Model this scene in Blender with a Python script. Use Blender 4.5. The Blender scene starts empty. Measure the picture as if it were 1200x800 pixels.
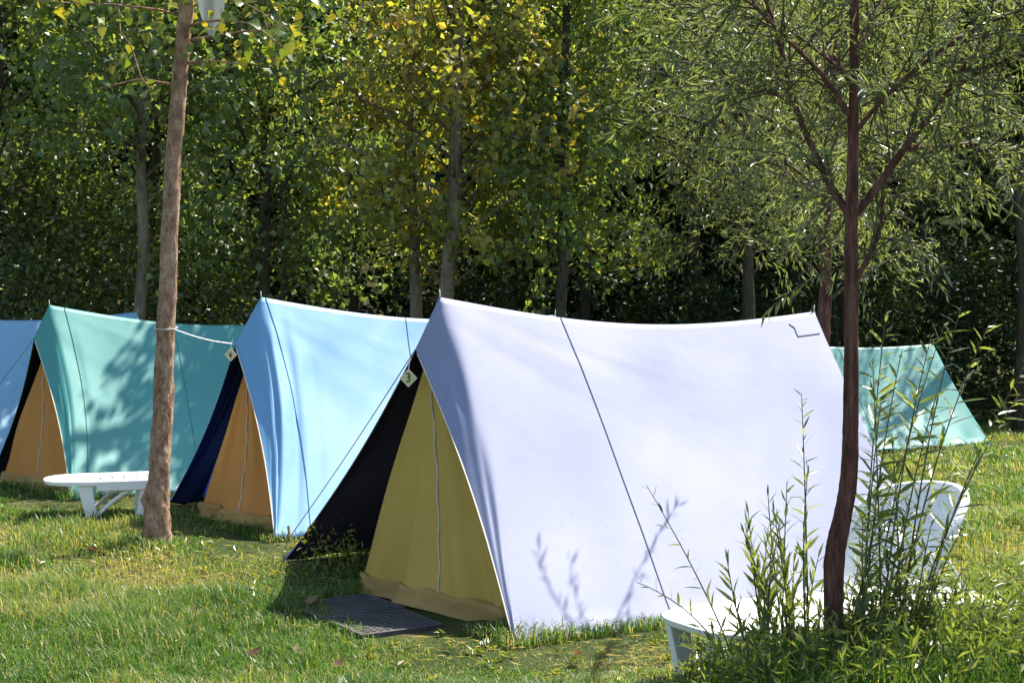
import bpy, math, random
import numpy as np
from mathutils import Vector, Matrix

random.seed(7)
RNG = np.random.default_rng(11)
scene = bpy.context.scene
COL = scene.collection
R = math.radians

# ------------------------------------------------------------------ camera
cam_data = bpy.data.cameras.new("camera")
cam = bpy.data.objects.new("camera", cam_data)
COL.objects.link(cam)
cam.location = (0, 0, 1.6)
cam.rotation_euler = (R(90), 0, 0)
cam_data.sensor_width = 36
cam_data.lens = 50.0
cam_data.shift_y = -35 / 1200
cam_data.clip_start = 0.1
cam_data.clip_end = 1500
scene.camera = cam

# ------------------------------------------------------------------ light
SUN_EL, SUN_AZ = R(53), math.atan2(0.72, 0.69)      # azimuth from +Y towards +X
world = bpy.data.worlds.new("World")
scene.world = world
world.use_nodes = True
wn = world.node_tree.nodes
bg = wn["Background"]
sky = wn.new("ShaderNodeTexSky")
sky.sky_type = 'NISHITA'
sky.sun_disc = False
sky.sun_elevation = SUN_EL
sky.sun_rotation = SUN_AZ
world.node_tree.links.new(sky.outputs[0], bg.inputs[0])
bg.inputs[1].default_value = 0.115
sd = bpy.data.lights.new("sun", 'SUN')
sd.energy = 5.0
sd.angle = R(0.53)
sd.color = (1.0, 0.95, 0.86)
sun = bpy.data.objects.new("sun", sd)
COL.objects.link(sun)
S = Vector((math.sin(SUN_AZ) * math.cos(SUN_EL), math.cos(SUN_AZ) * math.cos(SUN_EL), math.sin(SUN_EL)))
sun.rotation_euler = S.to_track_quat('Z', 'Y').to_euler()
sun.location = (10, 10, 20)
vs = scene.view_settings
vs.view_transform = 'Standard'
vs.look = 'None'
vs.exposure = 1.25
vs.gamma = 1
vs.use_curve_mapping = False
scene.cycles.max_bounces = 8
scene.cycles.transmission_bounces = 6
scene.cycles.diffuse_bounces = 4

# ------------------------------------------------------------------ materials
def new_mat(name):
    m = bpy.data.materials.new(name)
    m.use_nodes = True
    nt = m.node_tree
    return m, nt, nt.nodes["Principled BSDF"], nt.nodes["Material Output"]

def N(nt, kind, **kw):
    n = nt.nodes.new(kind)
    for k, v in kw.items():
        if k in n.inputs:
            n.inputs[k].default_value = v
        else:
            setattr(n, k, v)
    return n

def ramp(nt, stops):
    n = nt.nodes.new("ShaderNodeValToRGB")
    e = n.color_ramp.elements
    while len(e) < len(stops):
        e.new(0.5)
    for i, (p, c) in enumerate(stops):
        e[i].position = p
        e[i].color = (*c, 1)
    return n

def noise(nt, scale, detail=4, rough=0.55, vec=None, coord="Object"):
    tc = nt.nodes.new("ShaderNodeTexCoord")
    n = N(nt, "ShaderNodeTexNoise", Scale=scale, Detail=detail, Roughness=rough)
    if vec is not None:
        mp = nt.nodes.new("ShaderNodeMapping")
        mp.inputs["Scale"].default_value = vec
        nt.links.new(tc.outputs[coord], mp.inputs[0])
        nt.links.new(mp.outputs[0], n.inputs["Vector"])
    else:
        nt.links.new(tc.outputs[coord], n.inputs["Vector"])
    return n

def bump(nt, bs, src, strength, dist=0.01):
    b = N(nt, "ShaderNodeBump", Strength=strength, Distance=dist)
    nt.links.new(src, b.inputs["Height"])
    nt.links.new(b.outputs[0], bs.inputs["Normal"])
    return b

def fabric(name, col, col2, rough=0.85, transl=0.0, tcol=None, stain=0.0, spec=0.15):
    m, nt, bs, out = new_mat(name)
    n = noise(nt, 1.7, 5)
    rp = ramp(nt, [(0.3, col), (0.7, col2)])
    nt.links.new(n.outputs[0], rp.inputs[0])
    c_out = rp.outputs[0]
    if stain:
        n2 = noise(nt, 9.0, 6, 0.7, (1, 1, 0.35))
        r2 = ramp(nt, [(0.62, (1, 1, 1)), (0.78, (1 - stain, 1 - stain, 1 - stain * 0.9))])
        nt.links.new(n2.outputs[0], r2.inputs[0])
        mx = N(nt, "ShaderNodeMix", data_type='RGBA', blend_type='MULTIPLY')
        mx.inputs[0].default_value = 1
        nt.links.new(c_out, mx.inputs[6])
        nt.links.new(r2.outputs[0], mx.inputs[7])
        c_out = mx.outputs[2]
    nt.links.new(c_out, bs.inputs["Base Color"])
    bs.inputs["Roughness"].default_value = rough
    bs.inputs["Specular IOR Level"].default_value = spec
    wv = noise(nt, 6, 3, 0.5)
    bump(nt, bs, wv.outputs[0], 0.16, 0.012)
    if transl:
        tr = N(nt, "ShaderNodeBsdfTranslucent")
        tr.inputs["Color"].default_value = (*tcol, 1)
        mx = N(nt, "ShaderNodeMixShader")
        mx.inputs[0].default_value = transl
        nt.links.new(bs.outputs[0], mx.inputs[1])
        nt.links.new(tr.outputs[0], mx.inputs[2])
        nt.links.new(mx.outputs[0], out.inputs[0])
    return m

def plain(name, col, rough=0.6, spec=0.3, var=0.15, scale=20):
    m, nt, bs, out = new_mat(name)
    n = noise(nt, scale, 4)
    rp = ramp(nt, [(0.3, tuple(c * (1 - var) for c in col)), (0.7, tuple(min(1, c * (1 + var)) for c in col))])
    nt.links.new(n.outputs[0], rp.inputs[0])
    nt.links.new(rp.outputs[0], bs.inputs["Base Color"])
    bs.inputs["Roughness"].default_value = rough
    bs.inputs["Specular IOR Level"].default_value = spec
    return m

def leaf_mat(name, stops, transl=0.45, rough=0.4, spec=0.4, tmul=(1.3, 1.25, 0.5)):
    m, nt, bs, out = new_mat(name)
    at = N(nt, "ShaderNodeAttribute", attribute_name="tint")
    rp = ramp(nt, stops)
    nt.links.new(at.outputs["Fac"], rp.inputs[0])
    nt.links.new(rp.outputs[0], bs.inputs["Base Color"])
    bs.inputs["Roughness"].default_value = rough
    bs.inputs["Specular IOR Level"].default_value = spec
    tr = N(nt, "ShaderNodeBsdfTranslucent")
    mc = N(nt, "ShaderNodeMix", data_type='RGBA', blend_type='MULTIPLY')
    mc.inputs[0].default_value = 1
    nt.links.new(rp.outputs[0], mc.inputs[6])
    mc.inputs[7].default_value = (*tmul, 1)
    nt.links.new(mc.outputs[2], tr.inputs["Color"])
    mx = N(nt, "ShaderNodeMixShader")
    mx.inputs[0].default_value = transl
    nt.links.new(bs.outputs[0], mx.inputs[1])
    nt.links.new(tr.outputs[0], mx.inputs[2])
    nt.links.new(mx.outputs[0], out.inputs[0])
    return m

def bark(name, dark, mid, pale, sc=9, bstr=0.7, vec=(1, 1, 0.3)):
    m, nt, bs, out = new_mat(name)
    n = noise(nt, sc, 8, 0.68, vec)
    rp = ramp(nt, [(0.32, dark), (0.5, mid), (0.68, pale)])
    nt.links.new(n.outputs[0], rp.inputs[0])
    n2 = noise(nt, sc * 5, 5, 0.7, vec)
    r2 = ramp(nt, [(0.35, (0.55, 0.55, 0.55)), (0.6, (1, 1, 1))])
    nt.links.new(n2.outputs[0], r2.inputs[0])
    mx = N(nt, "ShaderNodeMix", data_type='RGBA', blend_type='MULTIPLY')
    mx.inputs[0].default_value = 0.8
    nt.links.new(rp.outputs[0], mx.inputs[6])
    nt.links.new(r2.outputs[0], mx.inputs[7])
    nt.links.new(mx.outputs[2], bs.inputs["Base Color"])
    bs.inputs["Roughness"].default_value = 0.9
    bs.inputs["Specular IOR Level"].default_value = 0.2
    ad = N(nt, "ShaderNodeMath", operation='ADD')
    nt.links.new(n.outputs[0], ad.inputs[0])
    nt.links.new(n2.outputs[0], ad.inputs[1])
    bump(nt, bs, ad.outputs[0], bstr, 0.02)
    return m

M = {}
M['lavender'] = fabric('lavender_canvas', (0.212, 0.230, 0.342), (0.238, 0.254, 0.365), rough=0.64, stain=0.24, spec=0.40)
M['lav_seam'] = plain('dark_thread', (0.15, 0.155, 0.21), 0.9, 0.1)
M['blue_seam'] = plain('blue_thread', (0.08, 0.19, 0.30), 0.9, 0.1)
M['teal_seam'] = plain('teal_thread', (0.07, 0.20, 0.20), 0.9, 0.1)
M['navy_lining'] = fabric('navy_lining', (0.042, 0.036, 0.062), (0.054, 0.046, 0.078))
M['blue'] = fabric('sky_blue_canvas', (0.115, 0.29, 0.48), (0.14, 0.33, 0.51), rough=0.54, stain=0.10, spec=0.62)
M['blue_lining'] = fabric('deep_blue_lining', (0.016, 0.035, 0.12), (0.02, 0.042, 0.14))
M['curtain'] = fabric('royal_blue_cloth', (0.02, 0.08, 0.46), (0.03, 0.10, 0.55))
M['teal'] = fabric('teal_canvas', (0.045, 0.235, 0.21), (0.062, 0.275, 0.245), rough=0.54, stain=0.12, spec=0.55)
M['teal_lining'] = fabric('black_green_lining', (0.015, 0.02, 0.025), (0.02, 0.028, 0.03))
M['pale_blue'] = fabric('pale_blue_canvas', (0.22, 0.42, 0.60), (0.26, 0.46, 0.62), rough=0.54, stain=0.08, spec=0.55)
M['yellow'] = fabric('mustard_canvas', (0.52, 0.335, 0.075), (0.62, 0.41, 0.10), stain=0.25, transl=0.2, tcol=(0.75, 0.6, 0.2))
M['orange'] = fabric('tan_orange_canvas', (0.60, 0.255, 0.06), (0.68, 0.31, 0.085), stain=0.25, transl=0.2, tcol=(0.8, 0.42, 0.15))
M['hem'] = fabric('brown_hem', (0.30, 0.185, 0.06), (0.44, 0.28, 0.095), stain=0.4)
M['tape'] = plain('zip_tape', (0.55, 0.50, 0.42), 0.8, 0.2)
M['rope'] = plain('white_rope', (0.75, 0.74, 0.70), 0.8, 0.2)
M['dark_rope'] = plain('grey_rope', (0.22, 0.24, 0.30), 0.8, 0.2)
M['steel'] = plain('pole_steel', (0.45, 0.42, 0.36), 0.4, 0.5)
M['peg'] = plain('peg_wood', (0.30, 0.21, 0.11), 0.8, 0.2)
M['tag'] = plain('tag_cream', (0.62, 0.56, 0.30), 0.6, 0.3)
M['tag_edge'] = plain('tag_edge', (0.75, 0.70, 0.48), 0.6, 0.3)
M['tag_ink'] = plain('tag_ink', (0.07, 0.05, 0.02), 0.7, 0.2)
M['plastic'] = plain('white_resin', (0.80, 0.80, 0.78), 0.35, 0.5, 0.03, 6)
M['mat'] = plain('grey_black_plastic', (0.07, 0.064, 0.062), 0.85, 0.4, 0.3, 12)
M['sheet'] = fabric('grey_sheet', (0.55, 0.57, 0.56), (0.64, 0.66, 0.64), transl=0.4, tcol=(0.6, 0.62, 0.6))
M['bark_pale'] = bark('poplar_bark', (0.16, 0.085, 0.055), (0.46, 0.27, 0.165), (0.70, 0.49, 0.33), 17, 1.0, (1, 1, 0.55))
M['bark_willow'] = bark('willow_bark', (0.055, 0.024, 0.018), (0.19, 0.085, 0.062), (0.35, 0.19, 0.14), 22, 1.0, (1, 1, 0.16))
M['bark_grey'] = bark('grey_tan_bark', (0.10, 0.075, 0.05), (0.22, 0.165, 0.11), (0.34, 0.27, 0.18), 7, 0.6)
M['bark_dark'] = bark('dark_bark', (0.035, 0.03, 0.022), (0.08, 0.065, 0.045), (0.14, 0.115, 0.08), 8, 0.7)
M['twig'] = plain('twig_brown', (0.10, 0.075, 0.045), 0.8, 0.2)
M['shoot'] = plain('shoot_stem', (0.085, 0.08, 0.035), 0.7, 0.25)

G_POP = [(0.0, (0.048, 0.084, 0.028)), (0.5, (0.094, 0.145, 0.044)), (0.85, (0.145, 0.19, 0.05)), (1.0, (0.23, 0.225, 0.06))]
G_YEL = [(0.0, (0.075, 0.105, 0.022)), (0.4, (0.155, 0.175, 0.034)), (0.7, (0.26, 0.225, 0.042)), (1.0, (0.31, 0.20, 0.04))]
G_WIL = [(0.0, (0.045, 0.068, 0.026)), (0.5, (0.085, 0.115, 0.045)), (1.0, (0.15, 0.175, 0.08))]
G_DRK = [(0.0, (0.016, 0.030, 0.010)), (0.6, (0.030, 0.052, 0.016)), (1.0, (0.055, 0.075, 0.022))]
G_SHR = [(0.0, (0.035, 0.060, 0.020)), (0.6, (0.07, 0.10, 0.035)), (1.0, (0.14, 0.16, 0.07))]
G_GRS = [(0.0, (0.042, 0.108, 0.022)), (0.35, (0.088, 0.182, 0.035)), (0.7, (0.150, 0.240, 0.060)), (0.88, (0.32, 0.30, 0.12)), (1.0, (0.50, 0.42, 0.24))]
M['lf_pop'] = leaf_mat('poplar_leaf', G_POP, 0.42, 0.44, 0.9, (3.6, 3.1, 1.3))
M['lf_yel'] = leaf_mat('yellowing_leaf', G_YEL, 0.47, 0.44, 0.8, (3.0, 2.75, 1.1))
M['lf_wil'] = leaf_mat('willow_leaf', G_WIL, 0.40, 0.44, 0.9, (3.5, 3.1, 1.5))
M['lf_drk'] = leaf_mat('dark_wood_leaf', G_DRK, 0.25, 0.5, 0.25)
M['lf_shr'] = leaf_mat('shrub_leaf', G_SHR, 0.40, 0.38, 0.9, (3.6, 3.1, 1.3))
M['grass'] = leaf_mat('grass_blade', G_GRS, 0.45, 0.4, 0.35, (1.5, 1.4, 0.6))
M['dry_leaf'] = leaf_mat('dry_leaf', [(0, (0.13, 0.07, 0.035)), (1, (0.24, 0.15, 0.075))], 0.3, 0.6, 0.2, (1.2, 1, 0.8))

def ground_mat():
    m, nt, bs, out = new_mat('ground_soil')
    n = noise(nt, 1.3, 8, 0.65)
    n2 = noise(nt, 22, 8, 0.75)
    r1 = ramp(nt, [(0.35, (0.035, 0.055, 0.014)), (0.55, (0.075, 0.090, 0.026)), (0.7, (0.17, 0.13, 0.065))])
    r2 = ramp(nt, [(0.3, (0.5, 0.5, 0.5)), (0.7, (1.2, 1.2, 1.2))])
    nt.links.new(n.outputs[0], r1.inputs[0])
    nt.links.new(n2.outputs[0], r2.inputs[0])
    mx = N(nt, "ShaderNodeMix", data_type='RGBA', blend_type='MULTIPLY')
    mx.inputs[0].default_value = 1
    nt.links.new(r1.outputs[0], mx.inputs[6])
    nt.links.new(r2.outputs[0], mx.inputs[7])
    nt.links.new(mx.outputs[2], bs.inputs["Base Color"])
    bs.inputs["Roughness"].default_value = 0.95
    bs.inputs["Specular IOR Level"].default_value = 0.1
    bump(nt, bs, n2.outputs[0], 0.8, 0.03)
    return m
M['ground'] = ground_mat()

# ------------------------------------------------------------------ helpers
def thing(name, label, cat, loc=(0, 0, 0), rz=0.0, group=None):
    o = bpy.data.objects.new(name, None)
    o.empty_display_size = 0.1
    COL.objects.link(o)
    o.location = loc
    o.rotation_euler = (0, 0, rz)
    o['label'] = label
    o['category'] = cat
    if group:
        o['group'] = group
    return o

def tagp(o, label, cat, group=None):
    o['label'] = label
    o['category'] = cat
    if group:
        o['group'] = group
    return o

def link_mesh(name, me, parent=None, kind=None):
    o = bpy.data.objects.new(name, me)
    COL.objects.link(o)
    if parent is not None:
        o.parent = parent
    if kind:
        o['kind'] = kind
    return o

def np_mesh(name, V, F, mat, tint=None, smooth=False):
    """V (n,3); F (m,k) one face size"""
    V = np.asarray(V, np.float32)
    F = np.asarray(F, np.int32)
    me = bpy.data.meshes.new(name)
    me.vertices.add(len(V))
    me.vertices.foreach_set("co", V.ravel())
    k = F.shape[1]
    me.loops.add(F.size)
    me.loops.foreach_set("vertex_index", F.ravel())
    me.polygons.add(len(F))
    me.polygons.foreach_set("loop_start", np.arange(0, F.size, k, dtype=np.int32))
    me.polygons.foreach_set("use_smooth", np.full(len(F), smooth))
    if tint is not None:
        a = me.attributes.new("tint", 'FLOAT', 'POINT')
        a.data.foreach_set("value", np.asarray(tint, np.float32))
    me.update(calc_edges=True)
    me.materials.append(mat)
    return me

def py_mesh(name, V, F, mats, smooth=False):
    me = bpy.data.meshes.new(name)
    me.from_pydata([tuple(v) for v in V], [], F)
    for m in (mats if isinstance(mats, (list, tuple)) else [mats]):
        me.materials.append(m)
    if smooth:
        me.polygons.foreach_set("use_smooth", [True] * len(me.polygons))
    me.update()
    return me

class MB:
    """small mesh builder: boxes, tubes, prisms joined into one mesh"""
    def __init__(self):
        self.v, self.f = [], []
    def add(self, V, F):
        o = len(self.v)
        self.v += [tuple(p) for p in V]
        self.f += [tuple(i + o for i in f) for f in F]
        return self
    def box(self, c, s, mat=None):
        x, y, z = (d / 2 for d in s)
        V = [Vector(p) for p in ((-x, -y, -z), (x, -y, -z), (x, y, -z), (-x, y, -z), (-x, -y, z), (x, -y, z), (x, y, z), (-x, y, z))]
        if mat is not None:
            V = [mat @ p for p in V]
        V = [p + Vector(c) for p in V]
        return self.add(V, [(0, 3, 2, 1), (4, 5, 6, 7), (0, 1, 5, 4), (1, 2, 6, 5), (2, 3, 7, 6), (3, 0, 4, 7)])
    def tube(self, pts, rad, sides=6):
        V, F = tube(pts, rad, sides)
        return self.add(V, F)
    def build(self, name, mat, parent=None, smooth=False, kind=None, bev=0):
        me = py_mesh(name, self.v, self.f, mat, smooth)
        o = link_mesh(name, me, parent, kind)
        if bev:
            b = o.modifiers.new('bevel', 'BEVEL')
            b.width = bev
            b.segments = 2
            b.limit_method = 'ANGLE'
            b.angle_limit = R(40)
        return o

def tube(pts, rad, sides=6, rough=0.0, rng=None, ridges=0):
    P = np.asarray(pts, float)
    n = len(P)
    rad = np.broadcast_to(np.asarray(rad, float), (n,))
    T = np.gradient(P, axis=0)
    T /= np.linalg.norm(T, axis=1)[:, None] + 1e-12
    a = np.array([1.0, 0, 0]) if abs(T[0, 0]) < 0.8 else np.array([0, 1.0, 0])
    V = []
    ang = np.linspace(0, 2 * np.pi, sides, endpoint=False)
    rn = None
    if rough and rng is not None:
        rn = rng.normal(0, 1, (n, sides))
        rn = (rn + np.roll(rn, 1, 0) + np.roll(rn, 1, 1)) / 1.7
        if sides >= 34:         # flaky bark: plates of several sizes
            c = rng.normal(0, 1, (n // 6 + 2, sides // 4 + 1))
            c = np.repeat(np.repeat(c, 6, 0), 4, 1)[:n, :sides]
            for q in range(3):
                c = (c + np.roll(c, 1, 0) + np.roll(c, -1, 0) + np.roll(c, 1, 1) + np.roll(c, -1, 1)) / 5
            rn = .55 * rn + 1.5 * np.clip(c, -.5, .9)
    rg = 0
    if ridges and rng is not None:
        rg = rng.normal(0, 1, sides)
    for i in range(n):
        u = a - T[i] * np.dot(a, T[i])
        u /= np.linalg.norm(u)
        w = np.cross(T[i], u)
        a = u
        r = rad[i] * np.ones(sides)
        if rn is not None:
            r = r * (1 + rough * rn[i])
        if ridges:
            r = r * (1 + ridges * np.roll(rg, i // 9))
        V.append(P[i] + np.outer(np.cos(ang) * r, u) + np.outer(np.sin(ang) * r, w))
    V = np.concatenate(V)
    F = []
    for i in range(n - 1):
        for j in range(sides):
            k = (j + 1) % sides
            F.append((i * sides + j, i * sides + k, (i + 1) * sides + k, (i + 1) * sides + j))
    F.append(tuple(range(sides - 1, -1, -1)))
    F.append(tuple((n - 1) * sides + j for j in range(sides)))
    return V.tolist(), F

def smooth_noise2(x, y, seed=0, scale=1.0):
    g = np.random.default_rng(seed).random((64, 64))
    x = np.asarray(x) * scale + 1000
    y = np.asarray(y) * scale + 1000
    xi, yi = np.floor(x).astype(int), np.floor(y).astype(int)
    fx, fy = x - xi, y - yi
    fx, fy = fx * fx * (3 - 2 * fx), fy * fy * (3 - 2 * fy)
    a, b = g[xi % 64, yi % 64], g[(xi + 1) % 64, yi % 64]
    c, d = g[xi % 64, (yi + 1) % 64], g[(xi + 1) % 64, (yi + 1) % 64]
    return (a * (1 - fx) + b * fx) * (1 - fy) + (c * (1 - fx) + d * fx) * fy

def unit(a):
    return a / (np.linalg.norm(a, axis=-1, keepdims=True) + 1e-12)

def leaf_arrays(pos, axis, nrm, L, W):
    axis = unit(axis)
    side = unit(np.cross(axis, nrm))
    nn = np.cross(side, axis)
    L, W = L[:, None], W[:, None]
    b = pos
    t = pos + axis * L - nn * L * 0.12
    l = pos + axis * L * 0.42 + side * W * 0.5 + nn * W * 0.14
    r = pos + axis * L * 0.42 - side * W * 0.5 + nn * W * 0.14
    V = np.stack([b, r, t, l], 1).reshape(-1, 3)
    k = np.arange(len(pos))[:, None] * 4
    F = np.concatenate([k + np.array([[0, 1, 2]]), k + np.array([[0, 2, 3]])], 0)
    return V, F

def leaf_cloud(name, pos, axis, nrm, L, W, tint, mat, parent=None, kind='stuff'):
    V, F = leaf_arrays(pos, axis, nrm, L, W)
    me = np_mesh(name, V, F, mat, np.repeat(np.clip(tint, 0, 1), 4))
    return link_mesh(name, me, parent, kind)

# ------------------------------------------------------------------ ground
def terrain(x, y):
    t = np.clip((y - 31) / 18, 0, 1)
    added_rise = 15 * t * t * (3 - 2 * t)  # unseen rise added behind the wood to block light from the horizon
    return added_rise + 0.035 * (smooth_noise2(x, y, 3, 0.7) - 0.5) + 0.02 * (smooth_noise2(x, y, 4, 2.1) - 0.5)

def build_ground():
    xs = np.concatenate([np.linspace(-400, -30, 14), np.linspace(-28, 28, 190), np.linspace(30, 400, 14)])
    ys = np.concatenate([np.linspace(-300, -4, 10), np.linspace(-2, 50, 210), np.linspace(54, 600, 16)])
    X, Y = np.meshgrid(xs, ys)
    V = np.stack([X, Y, terrain(X, Y)], -1).reshape(-1, 3)
    nx, ny = len(xs), len(ys)
    i = np.arange((ny - 1) * nx).reshape(ny - 1, nx)[:, :-1].ravel()
    F = np.stack([i, i + 1, i + nx + 1, i + nx], 1)
    o = link_mesh('ground', np_mesh('ground', V, F, M['ground'], smooth=True), None, 'structure')
    return o
build_ground()

def gz(x, y):
    return float(terrain(np.array(x), np.array(y)))

# ------------------------------------------------------------------ tents
def lerp(a, b, t):
    return a + (b - a) * t

HEMS = []
FOOT = []          # footprints where the grass is kept out

def make_tent(label, P, A, B, L0, R0, L1, R1, fly, lining, inner_mat, seam_s, seed, inner=None, folds=0.0, corner_patch=False, sag=0.10, cat='tent', curtain=False):
    """A ridge tent: flysheet with a short hood over the door, an inner tent, poles, seams, pegs."""
    P, A, B, L0, R0, L1, R1 = (np.array(p, float) for p in (P, A, B, L0, R0, L1, R1))
    org = np.array([(L0[0] + R0[0]) / 2, (L0[1] + R0[1]) / 2, 0])
    root = thing('ridge_tent', label, cat, tuple(org), 0, 'ridge tents on the grass')
    FOOT.append([tuple(np.array(inner[0])[:2]), tuple(R0[:2]), tuple(R1[:2]), tuple(L1[:2])])
    HEMS.extend([(tuple(R0[:2]), tuple(R1[:2])), (tuple(L0[:2]), tuple(lerp(L0, R0, .25)[:2])), (tuple(lerp(L0, R0, .7)[:2]), tuple(R0[:2]))])
    rng = np.random.default_rng(seed)
    nt_, nh, nw = 56, 18, 90
    ridge_dir = (B - P) / np.linalg.norm(B - P)

    def wall(C0, C1, sgn):
        G = np.zeros((nt_ + 1, nh + nw + 1, 3))
        nrm = np.cross(B - P, C0 - P) * (-sgn)
        nrm /= np.linalg.norm(nrm)
        if nrm[2] < 0:
            nrm = -nrm
        for j in range(nt_ + 1):
            t = j / nt_
            Fp = lerp(A, C0, t)
            Cp = lerp(P, C0, t)
            K = lerp(B, C1, t)
            # opening edge drawn slightly inwards
            Fp = Fp + (Cp - Fp) * 0.0 + ridge_dir * 0.05 * math.sin(math.pi * t)
            Cp = Cp + ridge_dir * 0.10 * math.sin(math.pi * t) ** 1.0 - nrm * 0.03 * math.sin(math.pi * t)
            K = K - ridge_dir * 0.05 * math.sin(math.pi * t)
            for i in range(nh + 1):
                G[j, i] = lerp(Fp, Cp, i / nh)
            for i in range(1, nw + 1):
                s = i / nw
                p = lerp(Cp, K, s)
                cat_ = math.sin(math.pi * s)
                p = p - np.array([0, 0, 1]) * sag * cat_ * (1 - t) ** 2      # ridge sags between the poles
                p = p - nrm * 0.055 * cat_ * math.sin(math.pi * t)            # wall hollows
                G[j, nh + i] = p
        # soften the crease (interior only)
        for it in range(5):
            q = G.copy()
            q[:, 1:-1] = 0.5 * G[:, 1:-1] + 0.25 * (G[:, :-2] + G[:, 2:])
            G[1:, 1:-1] = q[1:, 1:-1]
        # slack and wrinkles
        jj, ii = np.meshgrid(np.linspace(0, 1, nt_ + 1), np.linspace(0, 1, nh + nw + 1), indexing='ij')
        wr = 0.018 * (smooth_noise2(ii * 7, jj * 3.0, seed + 1) - 0.5) + 0.010 * (smooth_noise2(ii * 22 + jj * 6, jj * 3.0, seed + 2) - 0.5)
        # tension folds radiating from the pole top and from the pegs along the hem
        wr += 0.006 * np.sin(ii * 46 + 3 * smooth_noise2(ii * 5, jj * 3, seed + 3)) * jj ** 5
        wr += 0.010 * (smooth_noise2((ii + 0.02) / (jj + 0.12) * 5, jj * 1.2, seed + 8) - 0.5) * (1 - ii) ** 2
        if folds:
            cc = ii * (nh + nw) - nh
            fr = np.exp(-((cc - 1) / 7.5) ** 2)
            wob = 1.6 * smooth_noise2(jj * 1.6, ii * 9, seed + 5)
            wr += folds * fr * (np.sin(cc * 0.95 + wob) + .5 * np.sin(cc * 1.9 + 1 + wob)) * np.clip(jj * 1.6, 0, 1) * (1.15 - jj)
        fade = np.minimum(np.clip(jj * 6, 0, 1), np.clip(ii * 14, 0, 1))
        G += (wr * fade)[..., None] * nrm
        # scalloped hem between pegs
        G[..., 2] += (0.02 * np.abs(np.sin(ii * math.pi * 5.0)) * np.clip((jj - 0.93) / 0.07, 0, 1))
        return G, nrm

    GR, nR = wall(R0, R1, 1)
    GL, nL = wall(L0, L1, -1)
    V, F = [], []
    for G, flip in ((GR, False), (GL, True)):
        o = len(V)
        a, b = G.shape[:2]
        V += [tuple(p - org) for p in G.reshape(-1, 3)]
        for j in range(a - 1):
            for i in range(b - 1):
                q = (o + j * b + i, o + (j + 1) * b + i, o + (j + 1) * b + i + 1, o + j * b + i + 1)
                F.append(q if not flip else q[::-1])
    me = py_mesh('flysheet', V, F, [fly, lining], True)
    import bmesh
    bm = bmesh.new()
    bm.from_mesh(me)
    bmesh.ops.remove_doubles(bm, verts=bm.verts, dist=0.002)
    bm.to_mesh(me)
    bm.free()
    me.polygons.foreach_set("use_smooth", [True] * len(me.polygons))
    me.update()
    flyo = link_mesh('flysheet', me, root)
    so = flyo.modifiers.new('cloth', 'SOLIDIFY')
    so.thickness = 0.006
    so.offset = -1
    so.material_offset = 1
    so.material_offset_rim = 0

    # stitched seams: thin raised strips lying on the sunny wall
    def strip(name, pts, nrm, w, mat, lift=0.004):
        vs_, fs_ = [], []
        for k, p in enumerate(pts):
            tdir = pts[min(k + 1, len(pts) - 1)] - pts[max(k - 1, 0)]
            sd_ = np.cross(tdir, nrm)
            sd_ = sd_ / (np.linalg.norm(sd_) + 1e-9) * w / 2
            q = p + nrm * lift
            vs_ += [q - sd_ - org, q + sd_ - org, q + sd_ - nrm * (lift + 0.001) - org, q - sd_ - nrm * (lift + 0.001) - org]
            if k:
                b0 = 4 * (k - 1)
                for e in range(4):
                    fs_.append((b0 + e, b0 + (e + 1) % 4, b0 + 4 + (e + 1) % 4, b0 + 4 + e))
        return link_mesh(name, py_mesh(name, vs_, fs_, mat), root)
    smat = M['lav_seam'] if fly is M['lavender'] else (M['teal_seam'] if fly is M['teal'] else M['blue_seam'])
    for s in seam_s:
        s0, s1 = s if isinstance(s, tuple) else (s, s)
        pts = []
        for j in range(0, nt_ + 1):
            c = nh + lerp(s0, s1, j / nt_) * nw
            i = int(c)
            pts.append(lerp(GR[j, i], GR[j, i + 1], c - i))
        strip('seam', pts, nR, 0.0045, smat)
    # door edge binding in a pale tape
    strip('edge_binding', [GR[j, 0] for j in range(1, nt_ + 1)], nR, 0.008, M['tape'], 0.003)
    if corner_patch:
        i0 = nh + nw - 7
        pts = [GR[2, i0 - 1]] + [GR[j, i0] for j in (3, 4, 5)] + [GR[5, i] for i in range(i0, nh + nw)]
        strip('corner_patch', pts, nR, 0.006, M['lav_seam'])

    # poles with a little spike above the ridge
    for q, nm in ((P, 1), (B, -1)):
        mb = MB()
        base = np.array([q[0], q[1], 0])
        off = ridge_dir * (0.05 if nm == 1 else -0.05)
        mb.tube([base + off - org, q + off * 0.4 - org + np.array([0, 0, -0.03])], [0.013, 0.013], 8)
        mb.tube([q + off * 0.15 - org + np.array([0, 0, -0.03]), q - org + np.array([0, 0, 0.045])], [0.006, 0.003], 6)
        mb.build('tent_pole', M['steel'], root, True)
    # pegs along both hems
    for G in (GR, GL):
        for s in (0, 0.2, 0.4, 0.6, 0.8, 1.0):
            i = nh + int(round(s * nw)) if s else 0
            p = G[nt_, i]
            d = np.array([p[0] - (P[0] + B[0]) / 2, p[1] - (P[1] + B[1]) / 2, 0])
            d = d / np.linalg.norm(d) * 0.05
            q = p + d - org
            MB().tube([(q[0], q[1], -0.06), (q[0] + d[0] * .5, q[1] + d[1] * .5, 0.032)], [0.006, 0.007], 6).build('peg', M['peg'], root)
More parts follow.
